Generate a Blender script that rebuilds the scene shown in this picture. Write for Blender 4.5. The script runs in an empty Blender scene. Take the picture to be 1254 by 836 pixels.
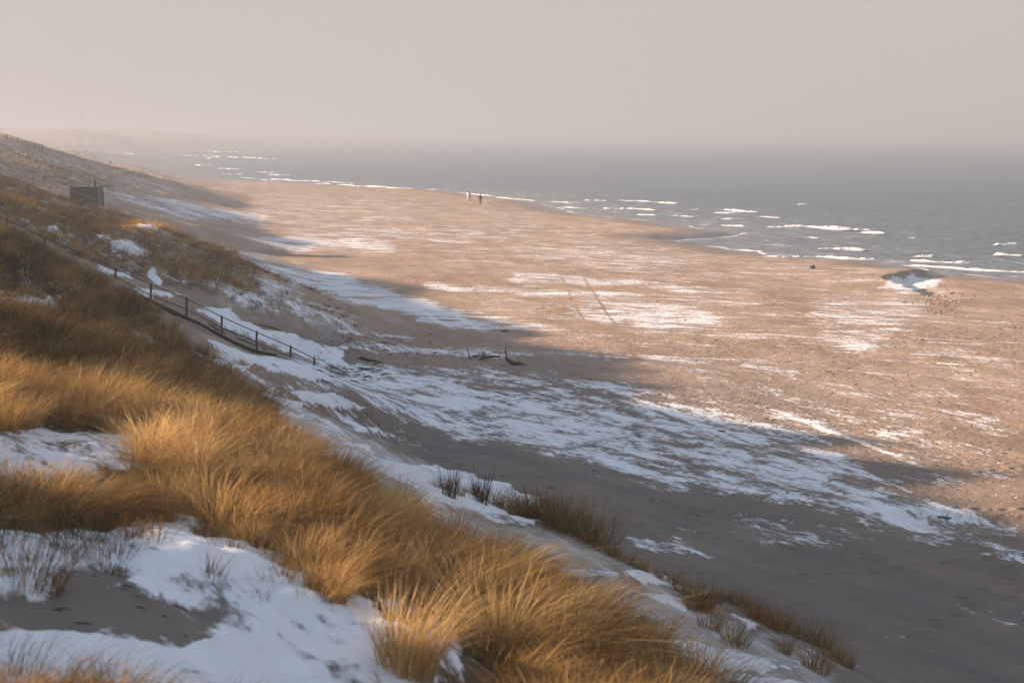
import bpy, math, random
import numpy as np
from mathutils import Vector, Matrix

R = math.radians
scene = bpy.context.scene
col = scene.collection
rng = np.random.default_rng(7)
random.seed(7)

# ------------------------------------------------------------------ camera, sky, sun, exposure
EYE = 13.0            # camera height above the sea
FOC = 2500.0          # focal length in photo pixels (photo 1254 x 836)
CX, HY = 627.0, 165.0 # image centre column, horizon row
cam_d = bpy.data.cameras.new("camera")
cam_d.sensor_width = 36.0
cam_d.lens = FOC / 1254.0 * 36.0
cam_d.shift_y = -(418.0 - HY) / 1254.0
cam_d.clip_start = 0.5
cam_d.clip_end = 20000.0
cam_d.dof.use_dof = True
cam_d.dof.focus_distance = 130.0
cam_d.dof.aperture_fstop = 2.8
cam = bpy.data.objects.new("camera", cam_d)
cam.location = (0, 0, EYE)
cam.rotation_euler = (R(90), 0, 0)
col.objects.link(cam)
scene.camera = cam

SUN_EL, SUN_AZ = 14.0, 15.0   # sun stands on the left (-X), a little ahead of the camera (+Y)
to_sun = Vector((-math.cos(R(SUN_EL)) * math.cos(R(SUN_AZ)), math.cos(R(SUN_EL)) * math.sin(R(SUN_AZ)), math.sin(R(SUN_EL))))
sun_d = bpy.data.lights.new("sun", 'SUN')
sun_d.energy = 5.0
sun_d.angle = R(1.0)
sun_d.color = (1.0, 0.74, 0.56)
sun = bpy.data.objects.new("sun", sun_d)
sun.rotation_euler = to_sun.to_track_quat('Z', 'Y').to_euler()
sun.location = (-60, 20, 60)
col.objects.link(sun)

world = bpy.data.worlds.new("World")
scene.world = world
world.use_nodes = True
wt = world.node_tree
bg = wt.nodes["Background"]
sky = wt.nodes.new("ShaderNodeTexSky")
sky.sky_type = 'NISHITA'
sky.sun_disc = False
sky.sun_elevation = R(SUN_EL)
sky.sun_rotation = R(-(90 - SUN_AZ))
sky.altitude = 0
sky.air_density = 1.0
sky.dust_density = 1.5
sky.ozone_density = 1.0
bg.inputs["Strength"].default_value = 0.05
# winter haze in the sky itself: a pale veil, thickest at the horizon
gc = wt.nodes.new("ShaderNodeTexCoord"); sp = wt.nodes.new("ShaderNodeSeparateXYZ"); rp = wt.nodes.new("ShaderNodeValToRGB"); mxw = wt.nodes.new("ShaderNodeMix"); fr_ = wt.nodes.new("ShaderNodeMapRange"); vsc = wt.nodes.new("ShaderNodeVectorMath")
mxw.data_type = 'RGBA'; vsc.operation = 'SCALE'; vsc.inputs[3].default_value = 20.0
wt.links.new(gc.outputs["Generated"], sp.inputs[0]); wt.links.new(sp.outputs[2], rp.inputs[0]); wt.links.new(sp.outputs[2], fr_.inputs[0])
fr_.inputs[1].default_value = 0.0; fr_.inputs[2].default_value = 0.6; fr_.inputs[3].default_value = 0.985; fr_.inputs[4].default_value = 0.60
for q_, c_ in zip((0.0, 0.08, 0.25, 0.5), ((0.195, 0.172, 0.163), (0.193, 0.173, 0.167), (0.155, 0.166, 0.184), (0.142, 0.168, 0.212))):
    e_ = rp.color_ramp.elements[0] if q_ == 0 else rp.color_ramp.elements.new(q_)
    e_.color = (*c_, 1)
rp.color_ramp.elements.remove(rp.color_ramp.elements[len(rp.color_ramp.elements) - 1])
wt.links.new(rp.outputs[0], vsc.inputs[0]); wt.links.new(fr_.outputs[0], mxw.inputs[0]); wt.links.new(sky.outputs[0], mxw.inputs[6]); wt.links.new(vsc.outputs[0], mxw.inputs[7])
wt.links.new(mxw.outputs[2], bg.inputs["Color"])

scene.view_settings.view_transform = 'Standard'
scene.view_settings.look = 'None'
scene.view_settings.gamma = 1.0
scene.view_settings.use_curve_mapping = False
scene.view_settings.exposure = 1.62
scene.render.engine = 'CYCLES'
scene.cycles.use_denoising = True
scene.cycles.max_bounces = 8
scene.cycles.volume_bounces = 1
scene.cycles.transparent_max_bounces = 8
HAZE_DENSITY = 0.00078
HAZE_COLOR = (0.39, 0.43, 0.48)
HAZE_ANISO = 0.2

# ------------------------------------------------------------------ helpers
def at(px, py, Y):
    """World point seen at a photo pixel, Y metres ahead."""
    return ((px - CX) / FOC * Y, Y, EYE - (py - HY) / FOC * Y)

def project(X, Y, Z):
    Ys = np.maximum(Y, 0.5)
    return CX + FOC * X / Ys, HY + FOC * (EYE - Z) / Ys

_perm = np.random.default_rng(3).permutation(512)
_perm = np.concatenate([_perm, _perm, _perm])
_ga = np.random.default_rng(4).uniform(0, 2 * np.pi, 512)
_gx, _gy = np.cos(_ga), np.sin(_ga)
def pnoise(x, y, seed=0):
    x = np.asarray(x, float) + seed * 17.31; y = np.asarray(y, float) - seed * 9.77
    xi = np.floor(x).astype(int); yi = np.floor(y).astype(int)
    xf = x - xi; yf = y - yi
    u = xf * xf * xf * (xf * (xf * 6 - 15) + 10); v = yf * yf * yf * (yf * (yf * 6 - 15) + 10)
    def g(ix, iy, dx, dy):
        h = _perm[(_perm[ix & 511] + (iy & 511))] & 511
        return _gx[h] * dx + _gy[h] * dy
    a = g(xi, yi, xf, yf); b = g(xi + 1, yi, xf - 1, yf)
    c = g(xi, yi + 1, xf, yf - 1); d = g(xi + 1, yi + 1, xf - 1, yf - 1)
    return (a + u * (b - a)) + v * ((c + u * (d - c)) - (a + u * (b - a)))
def fbm(x, y, o=4, seed=0, gain=0.5):
    s = 0.0; a = 1.0
    for k in range(o):
        s = s + a * pnoise(np.asarray(x) * 2 ** k, np.asarray(y) * 2 ** k, seed + k * 3)
        a *= gain
    return s
def sstep(e0, e1, x):
    t = np.clip((x - e0) / (e1 - e0), 0, 1)
    return t * t * (3 - 2 * t)
def poly_sd(px, py, poly, ky=1.0):
    """Signed distance (positive inside) of points to a polygon."""
    P = np.array(poly, float) * [1, ky]
    y = py * ky
    inside = np.zeros(px.shape, bool); d2 = np.full(px.shape, 1e18)
    n = len(P)
    for i in range(n):
        ax, ay = P[i]; bx, by = P[(i + 1) % n]
        ex, ey = bx - ax, by - ay
        t = np.clip(((px - ax) * ex + (y - ay) * ey) / (ex * ex + ey * ey + 1e-9), 0, 1)
        d2 = np.minimum(d2, (px - ax - t * ex) ** 2 + (y - ay - t * ey) ** 2)
        if ay != by:
            c = ((ay > y) != (by > y)) & (px < (bx - ax) * (y - ay) / (by - ay) + ax)
            inside ^= c
    return np.where(inside, 1, -1) * np.sqrt(d2)

def tag(o, label=None, cat=None, group=None, kind=None):
    if label: o["label"] = label
    if cat: o["category"] = cat
    if group: o["group"] = group
    if kind: o["kind"] = kind
    return o
def np_mesh(name, verts, faces, mat=None, smooth=True, attrs=None):
    """verts (n,3); faces: list of (m,k) int arrays."""
    me = bpy.data.meshes.new(name)
    verts = np.ascontiguousarray(verts, np.float32)
    me.vertices.add(len(verts)); me.vertices.foreach_set("co", verts.ravel())
    faces = [f for f in faces if len(f)]
    loops = np.concatenate([np.asarray(f, np.int32).ravel() for f in faces])
    tot = np.concatenate([np.full(len(f), f.shape[1], np.int32) for f in faces])
    start = np.concatenate([[0], np.cumsum(tot)[:-1]]).astype(np.int32)
    me.loops.add(len(loops)); me.loops.foreach_set("vertex_index", loops)
    me.polygons.add(len(tot)); me.polygons.foreach_set("loop_start", start)
    me.polygons.foreach_set("loop_total", tot)
    me.polygons.foreach_set("use_smooth", np.full(len(tot), smooth, bool))
    for k, a in (attrs or {}).items():
        at_ = me.attributes.new(k, 'FLOAT', 'POINT')
        at_.data.foreach_set("value", np.ascontiguousarray(a, np.float32))
    me.update(calc_edges=True)
    if mat: me.materials.append(mat)
    return me
def link(name, me, parent=None):
    o = bpy.data.objects.new(name, me); col.objects.link(o)
    if parent: o.parent = parent
    return o
def empty(name, loc, rz=0.0):
    o = bpy.data.objects.new(name, None); col.objects.link(o)
    o.location = loc; o.rotation_euler = (0, 0, rz); o.empty_display_size = 0.2
    return o

class MB:
    """Collects simple shapes into one mesh."""
    def __init__(s): s.v = []; s.f4 = []; s.f3 = []; s.n = 0
    def add(s, v, quads=(), tris=()):
        v = np.asarray(v, float); b = s.n
        s.v.append(v); s.n += len(v)
        if len(quads): s.f4.append(np.asarray(quads, int) + b)
        if len(tris): s.f3.append(np.asarray(tris, int) + b)
    def box(s, c, size, rot=None, bev=0.0):
        hx, hy, hz = [q / 2 for q in size]
        b = min(bev, hx * .9, hy * .9, hz * .9)
        if b <= 0:
            v = np.array([[x, y, z] for z in (-hz, hz) for x, y in ((-hx, -hy), (hx, -hy), (hx, hy), (-hx, hy))])
            q = [[3, 2, 1, 0], [4, 5, 6, 7], [0, 1, 5, 4], [1, 2, 6, 5], [2, 3, 7, 6], [3, 0, 4, 7]]; t = []
        else:
            ring = lambda ex, ey, bb: [(-ex + bb, -ey), (ex - bb, -ey), (ex, -ey + bb), (ex, ey - bb), (ex - bb, ey), (-ex + bb, ey), (-ex, ey - bb), (-ex, -ey + bb)]
            v = []
            for z, k in ((-hz, b), (-hz + b, 0), (hz - b, 0), (hz, b)):
                v += [[x, y, z] for x, y in ring(hx - k, hy - k, b)]
            v = np.array(v); q = []
            for l in range(3):
                for i in range(8): q.append([l * 8 + i, l * 8 + (i + 1) % 8, l * 8 + 8 + (i + 1) % 8, l * 8 + 8 + i])
            for o_, f in ((0, -1), (24, 1)):
                a = [[0, 1, 2, 7], [7, 2, 3, 6], [6, 3, 4, 5]]
                q += [[o_ + i for i in (r if f > 0 else r[::-1])] for r in a]
            t = []
        if rot is not None: v = v @ np.array(rot).T
        s.add(v + np.array(c), q, t)
    def beam(s, a, b, w, h, bev=0.0):
        a = Vector(a); b = Vector(b); d = b - a
        rt = d.to_track_quat('X', 'Z').to_matrix()
        s.box((a + b) / 2, (d.length, w, h), [list(r) for r in rt], bev)
    def tube(s, pts, rad, n=8, squash=None):
        pts = [Vector(p) for p in pts]; v = []
        rad = rad if hasattr(rad, '__len__') else [rad] * len(pts)
        for i, p in enumerate(pts):
            d = (pts[min(i + 1, len(pts) - 1)] - pts[max(i - 1, 0)]).normalized()
            rt = d.to_track_quat('Z', 'Y').to_matrix()
            for k in range(n):
                a = 2 * math.pi * k / n
                v.append(list(p + rt @ Vector((math.cos(a) * rad[i], math.sin(a) * rad[i], 0))))
        q = [[i * n + k, i * n + (k + 1) % n, i * n + n + (k + 1) % n, i * n + n + k] for i in range(len(pts) - 1) for k in range(n)]
        c0, c1 = len(v), len(v) + 1
        v += [list(pts[0]), list(pts[-1])]
        m = (len(pts) - 1) * n
        t = [[c0, (k + 1) % n, k] for k in range(n)] + [[c1, m + k, m + (k + 1) % n] for k in range(n)]
        s.add(v, q, t)
    def build(s, name, mat, parent=None, smooth=False):
        fs = []
        if s.f4: fs.append(np.concatenate(s.f4))
        if s.f3: fs.append(np.concatenate(s.f3))
        me = np_mesh(name, np.concatenate(s.v), fs, mat, smooth)
        return link(name, me, parent)

# ------------------------------------------------------------------ materials
class NT:
    def __init__(s, name):
        s.m = bpy.data.materials.new(name); s.m.use_nodes = True
        s.t = s.m.node_tree; s.t.nodes.clear()
        s.out = s.t.nodes.new("ShaderNodeOutputMaterial")
    def n(s, typ, **kw):
        nd = s.t.nodes.new("ShaderNode" + typ)
        for k, v in kw.items(): setattr(nd, k, v)
        return nd
    def set(s, sock, v):
        if v is None: return
        if hasattr(v, 'is_output') or hasattr(v, 'links'): s.t.links.new(v, sock)
        else:
            if hasattr(sock.default_value, '__len__') and len(sock.default_value) == 4 and len(v) == 3: v = (*v, 1)
            sock.default_value = v
    def math(s, op, a, b=None, c=None, clamp=False):
        nd = s.n("Math", operation=op, use_clamp=clamp)
        for i, q in enumerate((a, b, c)):
            if q is not None: s.set(nd.inputs[i], q)
        return nd.outputs[0]
    def mapr(s, v, a, b, c=0.0, d=1.0, smooth=True):
        nd = s.n("MapRange", interpolation_type='SMOOTHSTEP' if smooth else 'LINEAR', clamp=True) if not smooth else s.n("MapRange", interpolation_type='SMOOTHSTEP')
        for i, q in enumerate((v, a, b, c, d)): s.set(nd.inputs[i], q)
        return nd.outputs[0]
    def mix(s, f, a, b):
        nd = s.n("Mix", data_type='RGBA')
        s.set(nd.inputs[0], f); s.set(nd.inputs[6], a); s.set(nd.inputs[7], b)
        return nd.outputs[2]
    def noise(s, vec, scale, detail=4, rough=0.5, dist=0.0):
        nd = s.n("TexNoise"); s.set(nd.inputs["Vector"], vec)
        nd.inputs["Scale"].default_value = scale; nd.inputs["Detail"].default_value = detail
        nd.inputs["Roughness"].default_value = rough; nd.inputs["Distortion"].default_value = dist
        return nd.outputs[0]
    def mapping(s, vec, rot=0.0, scale=(1, 1, 1)):
        nd = s.n("Mapping", vector_type='TEXTURE'); s.set(nd.inputs[0], vec)   # rotate first, then scale
        nd.inputs["Rotation"].default_value = (0, 0, rot); nd.inputs["Scale"].default_value = [1.0 / q for q in scale]
        return nd.outputs[0]
    def obj(s): return s.n("TexCoord").outputs["Object"]
    def attr(s, name): return s.n("Attribute", attribute_name=name).outputs["Fac"]
    def bump(s, h, strength, dist, normal=None):
        nd = s.n("Bump"); s.set(nd.inputs["Strength"], strength); s.set(nd.inputs["Distance"], dist)
        s.set(nd.inputs["Height"], h)
        if normal is not None: s.set(nd.inputs["Normal"], normal)
        return nd.outputs[0]
    def bsdf(s, color, rough=0.8, normal=None, spec=None, metal=None):
        nd = s.n("BsdfPrincipled"); s.set(nd.inputs["Base Color"], color); s.set(nd.inputs["Roughness"], rough)
        if normal is not None: s.set(nd.inputs["Normal"], normal)
        if spec is not None: s.set(nd.inputs["Specular IOR Level"], spec)
        if metal is not None: s.set(nd.inputs["Metallic"], metal)
        s.t.links.new(nd.outputs[0], s.out.inputs[0])
        return nd

def plain(name, c, rough=0.7, var=0.25, scale=8.0, stretch=(1, 1, 1), bump=0.3, spec=0.3):
    t = NT(name); co = t.mapping(t.obj(), 0, stretch)
    nz = t.noise(co, scale, 5, 0.6)
    f = t.mapr(nz, 0.3, 0.7)
    c0 = tuple(q * (1 - var) for q in c); c1 = tuple(min(1, q * (1 + var)) for q in c)
    t.bsdf(t.mix(f, c0, c1), rough, t.bump(nz, bump, 0.02), spec)
    return t.m

COAST = R(14)    # the coast runs 14 degrees left of the view axis

def ground_material():
    t = NT("sand_and_snow")
    o = t.obj()
    snow, thin, litter, wet, tread = [t.attr(k) for k in ("snow", "thin", "litter", "wet", "tread")]; shade_tint = t.attr("shade_tint")
    # wind-blown snow: streaks along the coast, breaking up into grains
    sx = t.n("SeparateXYZ"); t.t.links.new(o, sx.inputs[0])
    X, Y = sx.outputs[0], sx.outputs[1]
    farf = t.mapr(t.math('ADD', Y, t.math('MULTIPLY', X, 0.6)), 92, 122)
    def two(sc, det, ro, k):   # near the dune the wind combed the snow along the coast, farther out across it
        a_ = t.noise(t.mapping(o, R(26), (1.0, k, 1.0)), sc, det, ro, 0.25)
        b_ = t.noise(t.mapping(o, R(66), (1.0, k, 1.0)), sc * 0.8, det, ro, 0.25)
        return t.math('ADD', t.math('MULTIPLY', b_, farf), t.math('MULTIPLY', a_, t.math('SUBTRACT', 1.0, farf)))
    s1 = two(0.45, 6, 0.6, 0.34)
    s2 = two(1.7, 6, 0.66, 0.28)
    s3 = t.noise(t.mapping(o, R(24), (1.0, 0.4, 1.0)), 6.5, 4, 0.65)
    # vehicle tracks pressed into the beach: pairs of lines
    wob = t.math('MULTIPLY', t.math('SUBTRACT', t.noise(o, 0.12, 2), 0.5), 0.5)
    tr_dark = None; tr_light = None
    for (ax, ay, bx, by, light) in (
            (6.0, 185, 6.5, 86, 0), (4.1, 185, 4.7, 88, 0), (6.8, 83, 13.9, 54, 1), (8.2, 86, 15.4, 54, 1), (-5.4, 140, -0.2, 113, 1), (-7.2, 141, -1.9, 113, 1),
            (0.5, 96, 6.0, 78, 1), (3.0, 98, 11.0, 66, 1), (16, 150, 24, 84, 0), (17.9, 150, 25.9, 84, 0), (9.6, 92, 16.5, 60, 1)):
        L = math.hypot(bx - ax, by - ay); nx, ny = (by - ay) / L, -(bx - ax) / L
        d = t.math('ADD', t.math('ADD', t.math('MULTIPLY', X, nx), t.math('MULTIPLY', Y, ny)), wob)
        d = t.math('ABSOLUTE', t.math('SUBTRACT', d, nx * ax + ny * ay))
        m = t.mapr(d, 0.30 if light else 0.17, 0.10 if light else 0.06)
        m = t.math('MULTIPLY', m, t.mapr(Y, min(ay, by), min(ay, by) + 18)); m = t.math('MULTIPLY', m, t.mapr(Y, max(ay, by), max(ay, by) - 22))
        if light: tr_light = m if tr_light is None else t.math('MAXIMUM', tr_light, m)
        else: tr_dark = m if tr_dark is None else t.math('MAXIMUM', tr_dark, m)
    a = t.math('ADD', snow, t.math('MULTIPLY', t.math('SUBTRACT', s1, 0.5), 1.25))
    a = t.math('ADD', a, t.math('MULTIPLY', t.math('SUBTRACT', s2, 0.5), 2.0))
    a = t.math('ADD', a, t.math('MULTIPLY', t.math('SUBTRACT', s3, 0.5), 1.2))
    near = t.mapr(snow, 0.05, 0.3)
    a = t.math('ADD', a, t.math('MULTIPLY', t.math('MULTIPLY', tr_light, 0.45), near))
    a = t.math('SUBTRACT', a, t.math('MULTIPLY', tr_dark, 0.22))
    mask = t.mapr(a, 0.38, 0.80)
    th = t.math('ADD', thin, t.math('MULTIPLY', t.math('SUBTRACT', s1, 0.5), 1.1))
    th = t.math('ADD', th, t.math('MULTIPLY', t.math('SUBTRACT', s2, 0.5), 1.0))
    th = t.mapr(th, 0.2, 1.0, 0.0, 0.62)
    cover = t.math('MAXIMUM', mask, th)
    # sand
    g1 = t.noise(t.mapping(o, COAST, (1.0, 0.35, 1.0)), 0.35, 7, 0.6)
    g2 = t.noise(o, 5.0, 5, 0.7)
    sand = t.mix(t.mapr(g1, 0.32, 0.68), (0.31, 0.21, 0.135), (0.47, 0.335, 0.235))
    sand = t.mix(t.mapr(g2, 0.35, 0.7, 0.0, 0.35), sand, (0.22, 0.15, 0.10))
    sand = t.mix(t.math('MULTIPLY', shade_tint, t.mapr(t.noise(t.mapping(o, R(30), (1.0, 0.25, 1.0)), 0.7, 6, 0.65), 0.25, 0.65, 0.5, 1.0)), sand, (0.172, 0.150, 0.130))  # shade painted into the colour: near sand in shadow made darker and greyer
    lit = t.math('ADD', litter, t.math('MULTIPLY', t.math('SUBTRACT', t.noise(o, 1.6, 6, 0.7), 0.5), 1.4))
    sand = t.mix(t.mapr(lit, 0.35, 0.75), sand, (0.115, 0.080, 0.045))
    # dark shell and weed grit
    grit = t.noise(t.mapping(o, COAST, (1.0, 0.6, 1.0)), 3.4, 3, 0.75)
    sand = t.mix(t.math('MULTIPLY', t.mapr(grit, 0.575, 0.66), t.math('MULTIPLY', t.math('ADD', tread, 0.15), 0.6)), sand, (0.07, 0.05, 0.035))
    sand = t.mix(t.math('MULTIPLY', wet, 0.62), sand, (0.10, 0.075, 0.055))
    snowc = t.mix(t.mapr(s2, 0.3, 0.7), (0.82, 0.83, 0.85), (0.91, 0.915, 0.92))
    base = t.mix(cover, sand, snowc)
    # relief: footprints on the beach, ripples, edge of the snow
    f1 = t.noise(o, 2.2, 2, 0.6)
    f2 = t.noise(o, 0.9, 3, 0.6)
    pit = t.mapr(t.noise(t.mapping(o, R(35), (1.0, 0.7, 1.0)), 3.6, 1, 0.5), 0.27, 0.37)      # footprints
    h = t.math('ADD', t.math('MULTIPLY', t.mapr(f1, 0.40, 0.60), 0.025), t.math('MULTIPLY', f2, 0.16))
    h = t.math('ADD', h, t.math('MULTIPLY', pit, 0.10))
    h = t.math('MULTIPLY', h, t.math('ADD', 0.12, tread))
    h = t.math('ADD', h, t.math('MULTIPLY', t.noise(o, 14.0, 4, 0.7), 0.015))
    h = t.math('ADD', h, t.math('MULTIPLY', mask, 0.025))
    h = t.math('ADD', h, t.math('MULTIPLY', t.math('MULTIPLY', cover, t.noise(o, 4.5, 4, 0.6)), 0.035))
    nrm = t.bump(h, 0.75, 1.0)
    rough = t.mix(wet, (0.9, 0.9, 0.9), (0.28, 0.28, 0.28))
    t.bsdf(base, rough, nrm, 0.25)
    return t.m

def grass_material():
    t = NT("marram_grass")
    tone = t.attr("tone")
    r = t.n("ValToRGB"); t.t.links.new(tone, r.inputs[0])
    e = r.color_ramp.elements
    e[0].position = 0.0; e[0].color = (0.065, 0.046, 0.020, 1)
    e[1].position = 1.0; e[1].color = (0.74, 0.51, 0.225, 1)
    for p, c in ((0.3, (0.19, 0.11, 0.038, 1)), (0.6, (0.37, 0.21, 0.068, 1))):
        x = e.new(p); x.color = c
    d = t.n("BsdfDiffuse"); tr = t.n("BsdfTranslucent"); mx = t.n("MixShader")
    t.t.links.new(r.outputs[0], d.inputs[0]); t.t.links.new(r.outputs[0], tr.inputs[0])
    mx.inputs[0].default_value = 0.34
    t.t.links.new(d.outputs[0], mx.inputs[1]); t.t.links.new(tr.outputs[0], mx.inputs[2])
    t.t.links.new(mx.outputs[0], t.out.inputs[0])
    return t.m

def sea_material():
    t = NT("sea_water"); o = t.obj()
    sh = t.attr("shallow")
    w1 = t.noise(t.mapping(o, R(35), (1.0, 0.35, 1.0)), 0.16, 5, 0.6, 0.3)
    w2 = t.noise(t.mapping(o, R(22), (1.0, 0.45, 1.0)), 0.9, 4, 0.6)
    w3 = t.noise(t.mapping(o, R(28), (1.0, 0.4, 1.0)), 0.025, 4, 0.6)
    h = t.math('ADD', t.math('MULTIPLY', w1, 1.0), t.math('MULTIPLY', w2, 0.25))
    c = t.mix(t.mapr(w3, 0.35, 0.65), (0.030, 0.062, 0.070), (0.046, 0.084, 0.092))
    c = t.mix(sh, c, (0.15, 0.14, 0.12))
    fo = t.noise(t.mapping(o, R(20), (1.0, 0.16, 1.0)), 0.8, 6, 0.7)      # streaks of old foam in the surf
    c = t.mix(t.math('MULTIPLY', t.mapr(fo, 0.53, 0.66), t.mapr(sh, 0.02, 0.5, 0.0, 0.85)), c, (0.62, 0.62, 0.60))
    sx = t.n("SeparateXYZ"); t.t.links.new(o, sx.inputs[0])
    t.bsdf(c, 0.30, t.bump(h, t.mapr(sx.outputs[1], 150, 950, 1.0, 0.05, False), 1.8), 0.5)   # far waves are smaller than a pixel
    return t.m

M_GROUND = ground_material()
M_GRASS = grass_material()
M_SEA = sea_material()
M_FOAM = plain("foam", (0.80, 0.79, 0.77), 0.8, 0.1, 3.0, bump=0.4)
M_WOOD = plain("weathered_wood", (0.085, 0.070, 0.055), 0.8, 0.35, 6.0, (1, 1, 4))
M_DARKWOOD = plain("wet_dark_wood", (0.030, 0.024, 0.019), 0.75, 0.4, 6.0)
M_HUT = plain("dark_painted_boards", (0.010, 0.019, 0.030), 0.6, 0.3, 2.0, (6, 1, 1))
M_HUTTRIM = plain("pale_trim_board", (0.32, 0.30, 0.27), 0.7, 0.2, 5.0)
M_ROOF = plain("roofing_felt", (0.016, 0.018, 0.021), 0.85, 0.3, 4.0)
M_PIPE = plain("sooty_pipe", (0.012, 0.012, 0.013), 0.6, 0.2, 6.0)
M_TWIG = plain("red_brown_twig", (0.055, 0.034, 0.022), 0.75, 0.35, 9.0)
M_TOWER = plain("grey_steel", (0.10, 0.10, 0.105), 0.6, 0.2, 2.0)
M_CLOD = plain("frozen_sand_clod", (0.36, 0.27, 0.19), 0.9, 0.3, 4.0)

# ------------------------------------------------------------------ the lie of the land
SHORE = np.array([(-40, 260), (0, 150), (40, 125), (80, 105), (110, 90), (138, 70), (165, 53), (186, 43), (196, 39.3), (202, 39), (206, 38), (212, 30), (215, 26.4), (227, 26.6),
    (235, 23.2), (244, 19.4), (250, 16.5), (254.7, 22.8), (262, 27.5), (271, 30.4), (274, 29.2), (280, 25.6), (296, 24), (311, 18.9),
    (318.6, 14.8), (335, 10), (396, 3.8), (425, -4.6), (472, -15), (481, -26), (500, -37), (511, -44), (533, -54), (555, -64), (570, -74),
    (580, -86), (591, -95), (637, -110), (756, -143), (823, -162), (1100, -235), (1413, -305), (1900, -330), (2400, -300), (3200, -180), (6500, 500)], float)
def shore_x(Y):
    return np.interp(Y, SHORE[:, 0], SHORE[:, 1]) + 0.6 * pnoise(np.asarray(Y) / 9.0, 0.3, 5) * np.clip(np.asarray(Y) / 200, 0, 1)

FOOT = [(14, 18), (12, 27), (9.5, 38), (6, 48), (2.5, 58), (-1, 64), (-4, 72), (-8, 97), (-6.8, 114), (-10, 137), (-16, 155), (-24, 200), (-35, 262), (-44, 322), (-69, 440), (-104, 590), (-165, 800), (-262, 1150), (-322, 1413), (-345, 1900), (-320, 2400)]
CREST = [(-12.5, 10), (-15, 22), (-17.5, 32), (-21, 44), (-25.5, 58), (-30.4, 72), (-34, 87), (-40, 117), (-45.7, 135), (-53, 169), (-67, 235), (-97, 390), (-121, 504), (-150, 640), (-215, 850), (-310, 1150), (-375, 1413), (-400, 1900), (-390, 2400)]
def crest_z(Y):
    return np.interp(Y, [0, 12, 24, 27, 34, 45, 60, 80, 400, 510, 640, 850, 1400, 2600], [12.2, 12.0, 11.85, 11.35, 11.0, 11.5, 12.5, 13.0, 12.8, 9.5, 8.5, 12, 19, 21])

PX = [ # ground points: photo pixel and distance
 (20,830,14),(250,830,16.5),(480,830,19),(700,836,21.5),(880,836,24.5),(0,700,19.5),(150,720,19),(250,700,20.5),(350,700,21.5),(450,760,20.5),
 (0,640,23),(200,650,23.5),(300,660,23.5),(400,740,21.5),(80,545,28),(180,555,28),(0,525,30),
 (0,480,35),(100,490,34),(200,520,32),(330,575,30.5),(450,640,29.5),(550,695,28),(650,750,27),(760,810,26),(850,870,25),
 (300,490,50),(330,500,56),(400,545,50),(450,580,45),(550,640,40),(620,690,36),(700,730,34.5),(800,790,32),(900,836,31),
 (560,612,48),(640,640,46),(700,655,44.5),(760,690,42),(850,745,40),(930,775,38.5),(1000,810,37),(1080,850,35),
 (500,545,60),(430,500,70),(400,470,80),(420,520,60),(330,455,78),(300,440,88),(350,450,88),
 (9,278,96),(55,300,96),(97,320,96),(141,342,96),(185,369,96),(228,390,96),(271,409,96),(313,425,96),(356,437,96),(385,445,96),
 (0,290,80),(100,350,68),(150,385,64),(200,425,60),(260,475,57),(290,505,54),(0,400,48),(100,430,46),(180,460,44),(250,500,42),(300,530,40),(0,340,62),
 (150,325,108),(220,330,110),(170,305,118),(130,290,125),(200,300,125),(240,318,125),(270,325,125),(300,350,118),(100,270,135),(50,255,140),(0,235,145),(0,222,165),
 (60,242,165),(110,257,168),(150,268,165),(200,288,150),(270,318,138),
 (340,365,118),(400,385,115),(430,395,112),(340,340,140),(400,360,135),(290,325,150),
 (140,250,230),(180,255,250),(220,262,255),(260,270,260),(100,225,280),(140,232,290),(180,240,290),(220,247,300),(260,250,320),
 (0,167,350),(0,185,300),(0,200,240),(40,200,280),(60,215,250),(77,189,380),(40,178,365),(102,194,390),(128,204,400),(154,212,410),(179,218,420),(205,225,430),(100,215,330),(150,228,340),
 (86,247,205),(126,251,205),(100,262,190)]
cps = [at(*p) for p in PX]
for (x, y), nxt in zip(FOOT, FOOT[1:] + [(-200, 3200)]):
    dx, dy = nxt[0] - x, nxt[1] - y; L = math.hypot(dx, dy); nx, ny = dy / L, -dx / L
    w = 1 + y / 300
    cps += [(x, y, 1.45), (x + nx * 7 * w, y + ny * 7 * w, 0.0), (x + nx * 30 * w, y + ny * 30 * w, -4.0), (x + nx * 120 * w, y + ny * 120 * w, -6.0)]
for (x, y) in CREST:
    z = float(crest_z(y)); w = 1 + y / 300
    cps += [(x, y, z), (x - 4 * w, y - w, z - 0.4), (x - 14 * w, y - 3 * w, z - 2.5), (x - 60 * w, y - 12 * w, z - 5.0)]
    if y > 500: cps.append((x * .45 + .55 * (np.interp(y, [f[1] for f in FOOT], [f[0] for f in FOOT])), y, z * .55))
cps += [(0, 0, 11.3), (-4, 4, 10.9), (3, 5, 10.6), (0, 9, 10.0), (-6, 10, 10.6), (-8, 20, 9.9), (-9, 30, 9.35), (-12.5, 32.5, 10.0), (-13.5, 38, 10.2), (5, 12, 8.6), (0, -12, 11.6), (8, -12, 9), (14, 0, 6), (20, 8, 1.5), (-14, -10, 12.0), (-40, -10, 9)]
cps = np.array(cps, float)
def warp(X, Y):
    k = Y + 30.0
    return 3 * X / k, 3 * np.log(np.maximum(k, 5))
cp_p, cp_q = warp(cps[:, 0], cps[:, 1])
def _ker(r2): return 0.5 * r2 * np.log(r2 + 1e-12)
_n = len(cps)
A = np.zeros((_n + 3, _n + 3))
A[:_n, :_n] = _ker((cp_p[:, None] - cp_p[None]) ** 2 + (cp_q[:, None] - cp_q[None]) ** 2) + np.eye(_n) * 4e-4
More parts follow.
